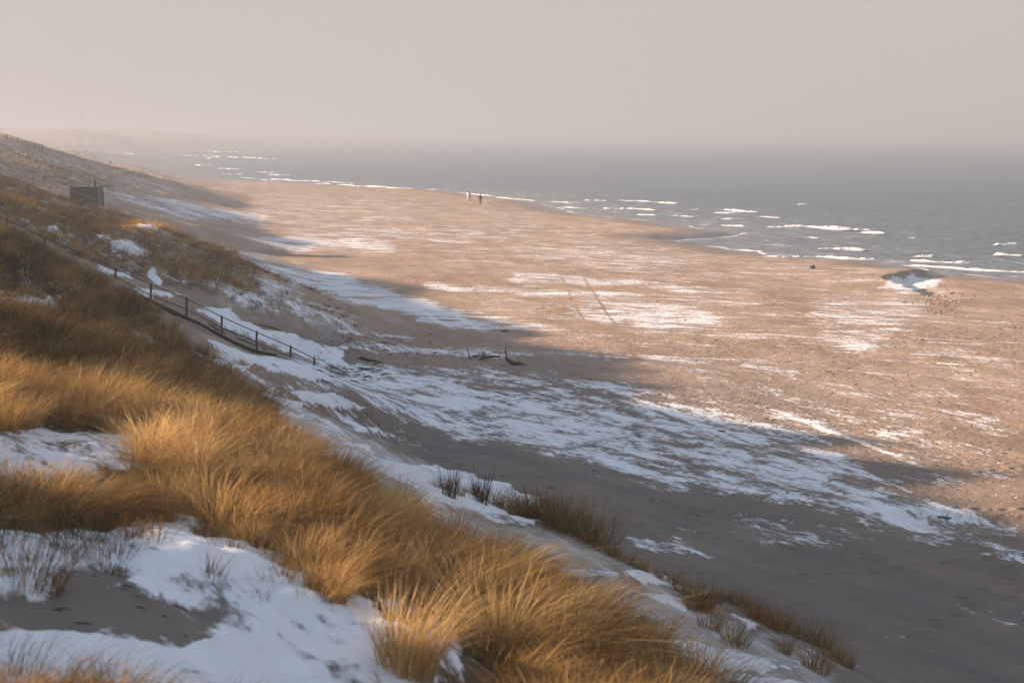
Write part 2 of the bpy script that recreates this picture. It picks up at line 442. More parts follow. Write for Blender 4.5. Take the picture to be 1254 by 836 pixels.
A[:_n, _n] = 1; A[:_n, _n + 1] = cp_p; A[:_n, _n + 2] = cp_q; A[_n:, :_n] = A[:_n, _n:].T
_w = np.linalg.solve(A, np.concatenate([cps[:, 2], [0, 0, 0]]))
def tps(X, Y):
    p, q = warp(X, Y); out = np.empty(p.shape)
    pf, qf, of = p.ravel(), q.ravel(), out.ravel()
    for i in range(0, len(pf), 60000):
        s = slice(i, i + 60000)
        of[s] = _ker((pf[s, None] - cp_p) ** 2 + (qf[s, None] - cp_q) ** 2) @ _w[:_n] + _w[_n] + _w[_n + 1] * pf[s] + _w[_n + 2] * qf[s]
    return of.reshape(p.shape)

def along(X, Y): # coast coordinates: along, across
    return Y * math.cos(COAST) - X * math.sin(COAST), X * math.cos(COAST) + Y * math.sin(COAST)

def beach_z(X, Y):
    d = shore_x(Y) - X
    steep = np.where((Y > 236) & (Y < 266), 1.0, 5.0)
    up = 0.55 * (1 - np.exp(-np.maximum(d, 0) / steep)) + 0.011 * np.minimum(np.maximum(d, 0), 90)
    dn = 0.06 * np.minimum(d, 0)
    z = np.where(d > 0, up, np.maximum(dn, -4))
    a, c = along(X, Y)
    f = sstep(0, 12, d)
    z = z + f * (0.10 * fbm(a / 22, c / 7, 4, 11) + 0.05 * fbm(a / 4, c / 2.2, 3, 15) * np.clip(160 / (Y + 40), 0, 1))
    # washed-out bowl near the water with a broken edge
    ex = X - (31.0 + np.maximum(Y - 172, 0) * 0.42 + 0.7 * pnoise(Y / 2.5, 0.1, 8) + 0.3 * pnoise(Y / 0.8, 0.1, 9)); ey = (Y - 173) / 17
    win = np.exp(-ey ** 6)
    z = z + 0.30 * win * np.exp(-(np.minimum(ex, 0) / 5.0) ** 2) * np.where(ex < 0, 1, 0) + win * np.where(ex >= 0, 0.30 * (1 - sstep(0, 0.7, ex)), 0)
    z = z - 0.42 * win * sstep(0, 0.7, ex) * np.exp(-np.maximum(ex - 1.5, 0) / 4.0)
    # little sand cliff in the shade, right foreground of the beach
    ex = X - 13.4; eyv = (Y - 61.6 + 0.12 * (X - 13.4))
    z = z - 0.28 * sstep(0.25, -0.15, eyv) * sstep(-3.2, -1.5, eyv) * np.exp(-(ex / 2.2) ** 4)
    return z

def height(X, Y):
    X = np.asarray(X, float); Y = np.asarray(Y, float)
    zd = np.clip(tps(X, Y), -8, 26)
    a, c = along(X, Y)
    # crest humps: they cut the edge of the long shadow into tongues
    cx = np.interp(Y, [q[1] for q in CREST], [q[0] for q in CREST])
    onc = np.exp(-((X - cx) / (5 + Y / 40)) ** 2)
    zd = zd + onc * sstep(35, 70, Y) * (0.9 * pnoise(Y / 13, 0.2, 21) + 0.6 * pnoise(Y / 5.0, 0.7, 22) + 0.35 * pnoise(Y / 1.9, 0.4, 23) + sum(q * np.exp(-((Y - y0) / w) ** 2) for y0, q, w in ((81, 1.2, 1.8), (85.3, -0.8, 1.7), (88.6, 0.7, 1.6), (75.5, -0.6, 2.2), (103, 0.6, 2.0), (96, -0.5, 2.5), (125, -1.9, 6.0))))
    k = sstep(1.5, 4.0, zd)
    zd = zd + k * (0.28 * fbm(a / 9, c / 5, 3, 31) * np.clip((Y + 10) / 60, 0.5, 1.6) + 0.14 * fbm(a / 3.0, c / 1.4, 3, 33) * np.clip(60 / (Y + 20), 0.1, 1)
                   + 0.8 * fbm(a / 30, c / 18, 3, 35) * np.clip((Y - 150) / 150, 0, 1))
    zd = zd + 1.0 * np.exp(-((X + 22) / 3.5) ** 2 - ((Y - 126) / 6) ** 2)
    zd = zd + 0.30 * np.exp(-((X + 1.0) / 0.7) ** 2 - ((Y - 19.4) / 0.8) ** 2) + 0.28 * np.exp(-((X - 0.5) / 1.5) ** 2 - ((Y - 24.3) / 2.6) ** 2)
    zb = beach_z(X, Y)
    h = 0.45
    d = zd - zb
    return zb + 0.5 * (d + np.sqrt(d * d + h * h)) - 0.5 * h * np.exp(-np.abs(d))

# ------------------------------------------------------------------ terrain sheet
rows = [np.arange(-16, 8, 0.8), np.arange(8, 16, 0.25), np.arange(16, 45, 0.1)]
py_ = np.arange(HY + FOC * 11.6 / 45, HY + 9.5, -1.0)
rows.append(FOC * 11.6 / (py_ - HY)); rows.append(np.linspace(rows[-1][-1], 6400, 30)[1:])
YV = np.concatenate(rows)
tv = np.concatenate([np.linspace(-1.35, -0.31, 150), np.arange(-0.308, 0.30, 0.0011), np.linspace(0.303, 0.95, 60)])
gy, gt = np.meshgrid(YV, tv, indexing='ij')
GX = gt * (np.maximum(gy, 0) + 9 + np.where(gy < 0, -gy * .5, 0)); GY = gy
GZ = height(GX, GY)
PXX, PYY = project(GX, GY, GZ)

WPX = PXX + 16 * fbm(PXX / 60, PYY / 22, 3, 91); WPY = PYY + 6 * fbm(PXX / 45, PYY / 18, 3, 95)
def field(polys, ky=2.2):
    out = np.zeros(GX.shape)
    for (poly, y0, y1, soft, val) in polys:
        P = np.array(poly)
        m = (GY > y0) & (GY < y1) & (PXX > P[:, 0].min() - soft * 3) & (PXX < P[:, 0].max() + soft * 3) & (PYY > P[:, 1].min() - soft * 2) & (PYY < P[:, 1].max() + soft * 2)
        if not m.any(): continue
        sd = poly_sd(WPX[m], WPY[m], poly, ky)
        v = sstep(-soft, soft, sd) * val
        if val < 0: out[m] = out[m] * (1 - sstep(-soft, soft, sd)) if val == -1 else out[m] + v
        else: out[m] = np.maximum(out[m], v)
    return out
N_, F_ = 10, 900
SNOW = [
 ([(230,430),(420,440),(600,470),(800,498),(1000,570),(1120,625),(1270,685),(1270,702),(1120,655),(950,612),(800,592),(640,552),(480,512),(380,470)], 50, 110, 26, 0.66),
 ([(420,440),(600,448),(820,476),(1010,536),(1120,600),(1000,575),(800,510),(600,474),(440,456)], 60, 110, 16, 0.54),
 ([(400,418),(470,420),(600,428),(640,438),(560,438),(440,430)], 90, 125, 10, 0.60),
 ([(395,392),(440,400),(520,412),(500,418),(430,410)], 95, 135, 8, 0.56),
 ([(520,376),(600,384),(700,400),(690,408),(600,402),(530,390)], 100, 150, 10, 0.52),
 ([(620,330),(760,336),(900,356),(880,364),(740,352),(620,342)], 120, 190, 10, 0.50),
 ([(330,272),(560,276),(640,290),(560,300),(400,296)], 170, 320, 12, 0.46),
 ([(880,560),(1010,580),(1254,640),(1254,660),(1020,610),(880,580)], 50, 80, 10, 0.52),
 ([(300,318),(420,333),(560,378),(640,398),(560,404),(430,372),(350,348)], 90, 200, 14, 0.72),
 ([(290,286),(480,290),(480,310),(330,306)], 160, 320, 14, 0.64),
 ([(240,300),(300,305),(430,338),(380,340),(280,318)], 110, 260, 12, 0.45),
 ([(130,230),(330,262),(330,276),(230,272),(150,250)], 180, 420, 12, 0.60),
 ([(300,240),(520,240),(520,275),(300,275)], 220, 480, 20, 0.36),
 ([(520,346),(640,352),(800,360),(800,366),(620,362),(520,356)], 120, 190, 9, 0.55),
 ([(700,366),(800,364),(870,378),(905,402),(820,408),(740,400),(690,385)], 100, 170, 26, 0.64),
 ([(560,425),(760,430),(1000,455),(980,462),(760,440),(570,432)], 90, 130, 8, 0.50),
 ([(600,300),(780,302),(900,332),(760,334),(640,322)], 160, 240, 14, 0.46),
 ([(860,480),(1000,512),(1254,522),(1254,540),(1000,530),(870,500)], 70, 110, 10, 0.42),
 ([(980,360),(1100,342),(1150,362),(1110,410),(1050,440),(1000,420)], 90, 190, 18, 0.50),
 ([(1084,346),(1120,333),(1150,340),(1140,352),(1100,362)], 150, 200, 8, 0.78),
 ([(1110,420),(1254,430),(1254,470),(1100,455)], 80, 140, 20, 0.46),
 ([(640,330),(1254,380),(1254,620),(1000,560),(760,440),(560,380)], 60, 220, 40, 0.30),
 ([(300,225),(1000,290),(1254,380),(640,335),(330,285)], 150, 520, 30, 0.33),
 ([(760,655),(830,662),(890,684),(830,680),(782,670)], 48, 70, 8, 0.62),
 ([(900,630),(1060,640),(1080,668),(960,672),(880,652)], 45, 70, 14, 0.36),
 ([(300,480),(420,520),(520,560),(620,640),(700,650),(860,740),(1000,800),(1060,860),(860,860),(700,760),(560,670),(430,590),(320,520)], 26, 62, 16, 0.47),
 ([(225,425),(300,440),(420,470),(480,520),(520,545),(440,535),(340,500),(260,460)], 48, 105, 10, 0.44),
 # crisp drifts on the dune foot
 ([(251,416),(265,419),(308,436),(358,442),(411,463),(409,470),(356,465),(327,456),(280,437),(256,425)], 60, 110, 5, 0.95),
 ([(224,426),(275,442),(308,450),(303,455),(256,450),(232,434)], 55, 110, 5, 0.95),
 ([(301,478),(332,485),(385,496),(361,498),(332,493)], 50, 100, 4, 0.95),
 ([(294,487),(318,494),(375,508),(342,507),(303,497)], 44, 100, 4, 0.95),
 ([(356,480),(380,480),(435,493),(460,500),(435,501),(399,496)], 55, 100, 4, 0.95),
 ([(406,520),(418,519),(470,526),(468,530),(435,528)], 48, 80, 4, 0.95),
 ([(421,541),(435,541),(455,550),(447,552),(425,548)], 44, 80, 4, 0.95),
 ([(375,543),(420,552),(480,566),(540,570),(600,588),(660,610),(648,626),(600,635),(560,622),(520,602),(470,586),(420,571),(385,557)], 35, 70, 6, 0.95),
 ([(490,598),(560,608),(668,640),(640,648),(560,630),(500,612)], 33, 60, 5, 0.85),
 ([(632,686),(673,692),(742,700),(850,701),(845,709),(742,709),(689,714),(649,702)], 30, 50, 5, 0.95),
 ([(726,741),(798,752),(786,758),(742,750)], 30, 45, 4, 0.9),
 ([(750,700),(810,702),(891,724),(919,745),(870,731),(802,717),(750,707)], 30, 48, 5, 0.95),
 ([(792,727),(842,733),(838,750),(802,738)], 28, 48, 4, 0.95),
 ([(750,744),(810,754),(774,758)], 28, 45, 4, 0.9),
 ([(891,753),(939,769),(911,774)], 28, 45, 4, 0.9),
 ([(786,785),(850,786),(911,801),(987,819),(943,826),(850,824),(790,802)], 26, 42, 6, 0.95),
 ([(883,825),(985,836),(1000,850),(905,850)], 26, 40, 6, 0.95),
 ([(700,760),(780,770),(820,800),(760,800)], 26, 40, 8, 0.7),
 # hollow in the foreground
 ([(-200,282),(0,292),(60,332),(180,402),(240,450),(300,498),(335,560),(200,512),(0,472),(-200,470)], 36, 90, 10, 0.40),
 ([(0,213),(110,250),(200,281),(312,350),(280,358),(141,331),(0,266)], 94, 182, 8, 0.36),
 ([(0,470),(200,515),(330,568),(450,632),(550,688),(650,742),(760,802),(860,880),(700,900),(560,900),(480,760),(380,690),(300,650),(190,625),(0,640)], 15, 45, 14, 0.46),
 ([(-60,655),(60,650),(120,650),(200,628),(245,636),(240,658),(300,664),(380,690),(470,745),(500,800),(520,870),(300,900),(-80,900)], 9, 26, 14, 0.9),
 ([(0,734),(62,734),(85,697),(114,691),(160,703),(145,713),(207,739),(258,749),(271,767),(245,785),(207,792),(165,783),(124,775),(65,775),(-60,772),(-60,734)], 9, 26, 26, -1),
 ([(-40,524),(60,527),(185,534),(186,575),(120,585),(-40,580)], 22, 33, 12, 0.72),
 ([(390,735),(470,765),(560,760),(570,840),(480,850),(400,790)], 15, 27, 12, 0.8),
 ([(330,600),(380,610),(390,640),(350,640)], 20, 32, 8, 0.55),
 # knob and slope beyond the stairs
 ([(130,294),(165,296),(192,308),(186,316),(165,314),(135,304)], 100, 140, 4, 0.95),
 ([(167,273),(189,273),(187,281),(176,279)], 110, 180, 3, 0.95),
 ([(45,249),(60,254),(60,260),(46,256)], 110, 180, 3, 0.9),
 ([(55,276),(68,278),(70,284),(57,286)], 95, 150, 3, 0.9),
 ([(120,286),(136,288),(134,294),(120,292)], 100, 150, 3, 0.8),
 ([(120,322),(159,332),(163,342),(126,334)], 94, 115, 4, 0.9),
 ([(180,326),(190,330),(202,346),(184,349)], 94, 120, 4, 0.9),
 ([(159,350),(225,359),(200,366),(180,365)], 90, 112, 4, 0.9),
 ([(243,373),(279,378),(325,401),(376,417),(425,425),(420,449),(382,438),(330,420),(279,408),(246,388)], 84, 125, 5, 0.92),
 ([(260,330),(330,335),(430,385),(440,402),(380,398),(300,378),(250,352)], 95, 150, 14, 0.56),
 ([(-20,356),(60,362),(82,374),(70,384),(-20,374)], 40, 80, 6, 0.85),
 ([(46,379),(84,391),(112,406),(60,398)], 40, 80, 6, 0.85),
 ([(148,393),(178,404),(204,428),(180,424)], 40, 80, 6, 0.85), ([(215,472),(240,478),(300,520),(270,518)], 36, 60, 6, 0.7),
 ([(0,160),(130,200),(240,235),(200,270),(100,240),(0,215)], 170, 460, 12, 0.33),
]
snow = field(SNOW)
aG, cG = along(GX, GY)
far = sstep(430, 520, GY)
snow = np.where(GY > 430, np.maximum(snow, 0.33 * far), snow)
sea_d = shore_x(GY) - GX
wash = sstep(3, 9 + 6 * pnoise(GY / 17, 0.4, 41), sea_d)
snow = snow * wash
wet = (1 - sstep(1.5, 10 + 5 * pnoise(GY / 21, 0.9, 44), sea_d)) 
LIT = [
 ([(-400,470),(0,468),(100,480),(200,515),(330,568),(450,632),(550,688),(650,742),(760,802),(860,880),(700,900),(560,900),(520,800),(420,720),(380,690),(300,650),(190,625),(0,640),(-400,640)], 15, 45, 14, 0.8),
 ([(-600,285),(0,280),(60,318),(120,362),(180,398),(240,452),(300,500),(330,560),(200,515),(100,485),(0,475),(-600,475)], 36, 92, 10, 0.75),
 ([(-900,170),(0,215),(60,235),(110,252),(150,262),(200,283),(270,306),(310,350),(280,362),(200,350),(141,335),(97,318),(55,296),(0,268),(-900,200)], 94, 180, 8, 0.55),
 ([(-900,100),(0,165),(80,188),(130,205),(110,240),(0,225),(-900,220)], 175, 440, 8, 0.42),
 ([(380,405),(600,420),(640,445),(560,440),(400,425)], 90, 120, 8, 0.28),
 ([(530,585),(700,620),(800,700),(1000,790),(1040,840),(960,800),(850,755),(700,670),(600,640)], 30, 55, 8, 0.5)]
litter = field(LIT)
THIN = [([(300,480),(420,520),(520,560),(620,640),(700,650),(860,740),(1000,800),(1060,860),(860,860),(700,760),(560,670),(430,590),(320,520)], 26, 62, 20, 0.72),
        ([(260,350),(430,395),(420,425),(240,372)], 90, 130, 12, 0.35)]
thin = field(THIN)
zdn = tps(GX, GY) - beach_z(GX, GY)
on_beach = 1 - sstep(-0.6, 0.4, zdn)
smooth_belt = sstep(-3.2, -0.9, zdn) * sstep(75, 60, GY)      # wind-smoothed sand right below the foredune
shade_tint = sstep(6.5, 1.0, zdn) * sstep(30, 4, GX - np.interp(GY, [q[1] for q in FOOT], [q[0] for q in FOOT])) * sstep(125, 85, GY)  # mask of the shaded beach and dune foot whose sand colour is darkened
shade_tint = np.maximum(shade_tint, sstep(29, 25, GY))  # same painted shade over the foreground hollow
tread = on_beach * (1 - 0.35 * smooth_belt) * wash * np.clip(0.55 + 0.9 * fbm(aG / 25, cG / 14, 3, 52), 0.15, 1.1) * np.clip(sstep(30, 75, GY) + 0.25, 0, 1)
GZ = GZ + np.where((GY < 60) & (snow > .4), 0.05, 0) * sstep(.4, .9, snow)
GZ = GZ + np.where(GY < 30, 0.06 * fbm(GX / 0.9, GY / 0.9, 3, 57), 0) * sstep(.3, .9, snow)
GZ = GZ + 0.10 * sstep(.55, .95, snow) * ((GY > 60) & (zdn > 1))
# trails of footprints pressed into the shaded sand
for (x0, y0, ang, n_) in ((9.5, 47, 62, 22), (14.5, 50, 100, 20), (7.0, 53, 20, 16), (15.5, 57, 150, 20), (12.0, 44, 85, 20), (17.0, 62, 170, 24), (5.5, 62, 35, 22), (10.0, 55, 140, 16)):
    ang = R(ang)
    for k in range(n_):
        fx_ = x0 + math.cos(ang) * k * .68 + (.13 if k % 2 else -.13) * math.sin(ang) + random.gauss(0, .05); fy_ = y0 + math.sin(ang) * k * .68 + random.gauss(0, .05)
        i0, i1 = np.searchsorted(YV, [fy_ - .8, fy_ + .8])
        dx_, dy_ = GX[i0:i1] - fx_, GY[i0:i1] - fy_
        r2 = dx_ ** 2 + dy_ ** 2
        GZ[i0:i1] += -0.085 * np.exp(-(r2 / .020)) + 0.03 * np.exp(-((np.sqrt(r2) - .27) / .1) ** 2)
nr, nc = GX.shape
V = np.stack([GX, GY, GZ], -1).reshape(-1, 3)
idx = np.arange(nr * nc).reshape(nr, nc)
quads = np.stack([idx[:-1, :-1], idx[:-1, 1:], idx[1:, 1:], idx[1:, :-1]], -1).reshape(-1, 4)
isd = (zdn > -0.3)
qd = (isd[:-1, :-1] & isd[1:, 1:]).reshape(-1)
attrs = dict(snow=snow.ravel(), thin=thin.ravel(), litter=litter.ravel(), wet=wet.ravel(), tread=tread.ravel(), shade_tint=shade_tint.ravel())
def sub(name, q):
    used = np.zeros(len(V), bool); used[q.ravel()] = True
    mp = np.cumsum(used) - 1
    return np_mesh(name, V[used], [mp[q]], M_GROUND, True, {k: a[used] for k, a in attrs.items()})
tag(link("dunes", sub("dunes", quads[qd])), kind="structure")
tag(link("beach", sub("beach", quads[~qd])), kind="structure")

# ------------------------------------------------------------------ sea
py2 = np.arange(420, 168, -0.6)
ys = np.concatenate([np.linspace(-10, FOC * EYE / (420 - HY), 40)[:-1], FOC * EYE / (py2 - HY), [7000.]])
ys = ys[ys < 6450]
ts = np.concatenate([np.linspace(-0.6, -0.26, 40), np.linspace(-0.258, 0.27, 420), np.linspace(0.28, 1.0, 60)])
sy, st = np.meshgrid(ys, ts, indexing='ij')
SX = st * (np.maximum(sy, 0) + 60); SY = sy
a_, c_ = along(SX, SY)
swell = np.sin((c_ + 6 * fbm(a_ / 40, c_ / 40, 2, 61)) / 9 * 2 * np.pi) * 0.16 + 0.16 * fbm(a_ / 7, c_ / 3.2, 3, 63)
SZ = swell * np.clip(1.2 - SY / 900, 0.0, 1) * sstep(0, 25, SX - shore_x(SY)) - 0.02
n1, n2 = SX.shape
idx = np.arange(n1 * n2).reshape(n1, n2)
quads = np.stack([idx[:-1, :-1], idx[:-1, 1:], idx[1:, 1:], idx[1:, :-1]], -1).reshape(-1, 4)
shallow = np.exp(-np.maximum(SX - shore_x(SY), 0) / 16)
tag(link("sea", np_mesh("sea", np.stack([SX, SY, SZ], -1).reshape(-1, 3), [quads], M_SEA, True, dict(shallow=shallow.ravel()))), kind="structure")

# breaking waves: lumpy foam ridges with a thin apron of froth
fv, fq = [], []; nb = 0
BREAK = [(764,823,245,249,.55),(718,740,245,246,.4),(856,920,256,259,.55),(879,920,260,261,.4),(743,800,255,257,.4),(787,843,263,265,.35),(887,912,267.5,268.5,.3),(887,917,276,277,.35),
 (876,930,304,308,.35),(934,953,265,266.5,.45),(953,1054,277,281,.6),(1057,1080,284,285,.35),(1009,1014,263,263.5,.3),(988,1002,290,292,.3),(1006,1056,304.5,306,.4),(1026,1050,305,306,.5),
 (944,1061,313,317,.35),(1122,1152,312.5,313,.4),(1122,1182,319.5,321,.5),(1222,1249,299,300,.5),(1220,1248,310.5,312,.5),(1113,1190,325,329.5,.3),(1180,1262,329,334,.4),
 (438,451,229,229.5,.45),(493,546,232.6,233.6,.45),(354,374,221,221.5,.5),(387,404,225,225.3,.45),(318,333,220.5,221.5,.45),(315,333,210.5,211.5,.5),(270,294,206.5,207.5,.6),(276,294,213,213.8,.5),(251,260,194,194.3,.6),
 (130,232,206,212.5,.6),(165,250,200,203,.6),(230,330,190,195,.8),(200,300,184.5,187,.9),(100,160,186,189,.9),(300,420,217,224.5,.35),(420,500,226,231,.35),(330,352,214,215,.5),(560,600,236,240,.3),(610,650,241,246,.3),(236,262,219,220.5,.35),(455,490,228.5,231,.3),(640,700,247,248,.3),(690,720,254,255,.3),(980,990,250.5,250.8,.3),(1090,1120,291,292,.25),(1010,1060,320.5,322.5,.22)]
for (x0, x1, y0, y1, hh) in BREAK:
    dx_ = (x1 - x0) * 0.12; x0, x1 = x0 - dx_, x1 + dx_
    m = max(14, int((x1 - x0) * 3)); u = np.linspace(0, 1, m)
    Yb = FOC * EYE / (y0 + (y1 - y0) * u - HY); Xb = ((x0 + (x1 - x0) * u) - CX) / FOC * Yb
    Yb = Yb + 0.012 * Yb * pnoise(Xb / 5, 0.5, int(x0)) 
    env = np.sin(np.pi * u) ** 0.35 * (0.22 + 0.66 * np.clip(0.5 + 1.5 * pnoise(Xb / 3.5, 0.7, int(y0) + 3) + 0.7 * pnoise(Xb / 0.9, 2.7, int(x1)), 0, 1))
    sc = np.clip(Yb / 220, .8, 1.25) ** 0.5
    prof = [(-2.6, -0.02), (-1.3, 0.10), (-0.5, 0.45), (-0.1, 1.0), (0.35, 0.95), (0.9, 0.3), (1.6, -0.05)]
    for k, (dx, dz) in enumerate(prof):
        jit = 0.5 * fbm(Xb * 1.1, k * 3.1, 2, 71)
        fv.append(np.stack([Xb + (dx * hh * .5), Yb + (dx * (0.5 + env * .6) + 1.6 * jit) * hh * 1.6 * sc, 0.02 + dz * hh * 0.62 * sc * np.minimum(1.25 * env, 1.0) * (1 + 0.6 * jit) - 0.06], -1))
    b = nb + np.arange(len(prof) * m).reshape(len(prof), m)
    fq.append(np.stack([b[:-1, :-1], b[1:, :-1], b[1:, 1:], b[:-1, 1:]], -1).reshape(-1, 4)); nb += len(prof) * m
# swash line along the water's edge
Yb = FOC * EYE / (np.arange(360, 180, -0.7) - HY); Xb = shore_x(Yb)
for k, (dx, dz) in enumerate(((-0.4, 0.05), (0.0, 0.09), (0.5, 0.07), (1.2, 0.0))):
    w = np.clip(0.1 + 1.8 * pnoise(np.log(Yb) * 40, 0.3, 77), 0.0, 1.0)
    fv.append(np.stack([Xb + dx * w + 0.8 + 0.4 * pnoise(Yb / 2.5, 5.0, 78), Yb, dz * w - 0.02], -1))
m = len(Yb); b = nb + np.arange(4 * m).reshape(4, m)
fq.append(np.stack([b[:-1, :-1], b[1:, :-1], b[1:, 1:], b[:-1, 1:]], -1).reshape(-1, 4))
tag(link("sea_foam", np_mesh("sea_foam", np.concatenate(fv), [np.concatenate(fq)], M_FOAM, True)), "white crests of small waves breaking along the waterline", "foam", kind="stuff")

# ------------------------------------------------------------------ haze
t = NT("sea_haze")
pv = t.n("VolumePrincipled")
pv.inputs["Color"].default_value = (*HAZE_COLOR, 1); pv.inputs["Density"].default_value = HAZE_DENSITY; pv.inputs["Anisotropy"].default_value = HAZE_ANISO
t.t.links.new(pv.outputs[0], t.out.inputs["Volume"])
mb = MB(); mb.box((500, 3180, 15.0), (9000, 6680, 42.0))
tag(mb.build("haze", t.m), "pale winter sea haze over the whole beach", "haze", kind="stuff")

# ------------------------------------------------------------------ grass
def blades(base, h, splay_az, splay, bend, wind, width, tone, segs=3):
    """Curved tapering blades as one batch: returns verts, quads, tris, tone per vert."""
    n = len(base)
    sv = np.linspace(0, 1, segs + 1)
    face = splay_az + np.pi / 2 + rng.uniform(-0.9, 0.9, n)
    wx, wy = np.cos(face), np.sin(face)
    vs = []
    for i, s in enumerate(sv):
        if i: base = base + rng.normal(0, 0.028, (n, 3)) * h[:, None] * [1, 1, 0.3]     # tangled, broken blades
        hx = h * (np.cos(splay_az) * (splay * s + bend * s * s) + wind[0] * s ** 2)
        hy = h * (np.sin(splay_az) * (splay * s + bend * s * s) + wind[1] * s ** 2)
        hz = h * s * (1 - 0.42 * np.minimum(bend + splay * .5 + np.hypot(wind[0], wind[1]) * .5, 1.4) * s * s)
        c = base + np.stack([hx, hy, hz], -1)
        if i < segs:
            w = width * (1 - 0.62 * s) * 0.5
            off = np.stack([wx * w, wy * w, 0 * w], -1)
            vs += [c - off, c + off]
        else: vs.append(c)
    k = len(vs); V_ = np.stack(vs, 1).reshape(-1, 3)
    b0 = (np.arange(n) * k)[:, None]
    q = np.concatenate([b0 + np.array([2 * i, 2 * i + 1, 2 * i + 3, 2 * i + 2]) for i in range(segs - 1)]) if segs > 1 else np.zeros((0, 4), int)
    tr = b0 + np.array([2 * segs - 2, 2 * segs - 1, 2 * segs])
    return V_, q, tr, np.repeat(tone, k)

def grass_mass(name, label, polys, y0, y1, xl, xr, tufts, per, hgt, width, tone, dens_scale=3.0, dens_cut=-0.2, wind=(0.25, 0.05), rad=0.16, segs=3, cut=None, splay=0.33, spacing=0):
    """One object of uncountable grass: tufts scattered over the dune inside the given outline."""
    bx = []; got = 0; tries = 0; taken = {}
    while got < tufts and tries < 60:
        tries += 1
        m = 40000
        Y = np.sqrt(rng.uniform(y0 * y0, y1 * y1, m)); X = rng.uniform(xl, xr, m) * Y
        Z = height(X, Y); px, py = project(X, Y, Z)
        ok = np.zeros(m, bool)
        for P in polys: ok |= poly_sd(px, py, P) > rng.normal(0, 5, m)
        if cut:
            for P in cut: ok &= poly_sd(px, py, P) < rng.normal(-1, 3, m)
        ok &= fbm(X / dens_scale, Y / dens_scale, 3, 81) > dens_cut + rng.normal(0, .12, m)
        B = np.stack([X, Y, Z], -1)[ok]
        if spacing:                      # keep the clumps apart
            keep = []
            for q, b in enumerate(B):
                s_ = spacing * (1 if y1 < 60 else max(1, b[1] / 60)); gx, gy_ = int(b[0] // s_), int(b[1] // s_)
                if any((b[0] - c[0]) ** 2 + (b[1] - c[1]) ** 2 < s_ * s_ for i in (-1, 0, 1) for j in (-1, 0, 1) for c in taken.get((gx + i, gy_ + j), ())): continue
                taken.setdefault((gx, gy_), []).append(b); keep.append(q)
                if got + len(keep) >= tufts: break
            B = B[keep]
        bx.append(B); got += len(B)
        if tries > 8 and len(B) == 0: break
    B = np.concatenate(bx)[:tufts]
    n = len(B)
    big = 0.55 + 0.75 * rng.random(n) + 0.45 * fbm(B[:, 0] / 2.5, B[:, 1] / 2.5, 2, 83)
    tt = tone + 0.20 * rng.normal(size=n) + 0.30 * fbm(B[:, 0] / 3.5, B[:, 1] / 3.5, 2, 85)
    rep = np.repeat(np.arange(n), per); k = len(rep)
    az = rng.uniform(0, 2 * np.pi, k); rr = rad * np.sqrt(rng.random(k)) * big[rep]
    base = B[rep] + np.stack([np.cos(az) * rr, np.sin(az) * rr, np.full(k, -0.03)], -1)
    h = hgt * big[rep] * rng.uniform(0.5, 1.15, k)
    sp = splay * rng.uniform(0.0, 1.3, k); sp = np.where(rng.random(k) < 0.10, 1.1 + rng.random(k), sp); bend = rng.uniform(0.0, 0.75, k) ** 1.3
    gust = rng.normal(0, 0.36, (n, 2))[rep]
    w = ((wind[0] + gust[:, 0]) * rng.uniform(0.4, 1.5, k), (wind[1] + gust[:, 1]) * rng.uniform(0.4, 1.5, k))
    Vv, q, tr, tn = blades(base, h * (1 - 0.25 * (rr / (rad * 1.8)) ** 2), az + rng.normal(0, .45, k), sp * (0.25 + rr / rad), bend, w, width * rng.uniform(.6, 1.4, k), np.clip(tt[rep] + 0.15 * rng.normal(size=k), 0, 1), segs)
    return tag(link(name, np_mesh(name, Vv, [q, tr], M_GRASS, False, dict(tone=tn))), label, "grass", kind="stuff")

D_POLY = [(-60,470),(0,468),(100,478),(200,512),(330,566),(450,630),(550,686),(650,740),(760,800),(880,890),(700,940),(650,930),(625,850),(585,780),(530,738),(440,735),(400,745),(385,700),(300,655),(190,628),(120,636),(-60,640)]
D_CUT = [[(-60,520),(60,524),(185,530),(182,590),(160,612),(-60,612)], [(198,628),(245,636),(240,662),(205,660)], [(330,604),(370,612),(385,640),(350,640)], [(415,735),(500,738),(585,775),(625,860),(420,860)]]
grass_mass("golden_marram_grass", "tall golden marram grass thick along the near ridge", [D_POLY], 15, 43, -0.30, 0.12, 700, 330, 0.74, 0.0075, 0.66, 1.3, -0.24, (0.13, 0.04), 0.20, 4, D_CUT, 0.50, 0.44)
grass_mass("bottom_edge_grass", "blurred brown grass at the very bottom left corner", [[(-80,835),(90,850),(190,872),(420,910),(420,960),(-80,960)]], 9, 17, -0.32, 0.0, 70, 70, 0.36, 0.006, 0.32, 0.8, 0.0, (0.2, 0.1), 0.12, 4)
grass_mass("bank_stems", "dark thin grass stems poking through the snow of the near bank", [[(-60,596),(170,600),(210,640),(190,690),(60,700),(-60,690)], [(230,655),(330,668),(390,720),(400,760),(360,730),(290,690)]], 17, 28, -0.30, -0.05, 150, 26, 0.42, 0.006, 0.16, 1.0, -0.1, (0.1, 0.05), 0.14, 4)
C_POLY = [(-200,282),(0,292),(60,332),(120,368),(180,402),(240,450),(300,498),(335,560),(200,512),(100,482),(0,472),(-200,470)]
C_CUT = [[(-20,356),(60,362),(84,374),(70,392),(-20,384)], [(44,378),(84,390),(114,404),(112,418),(60,404)], [(146,392),(178,402),(206,428),(180,432)], [(215,470),(240,476),(300,520),(270,520)]]
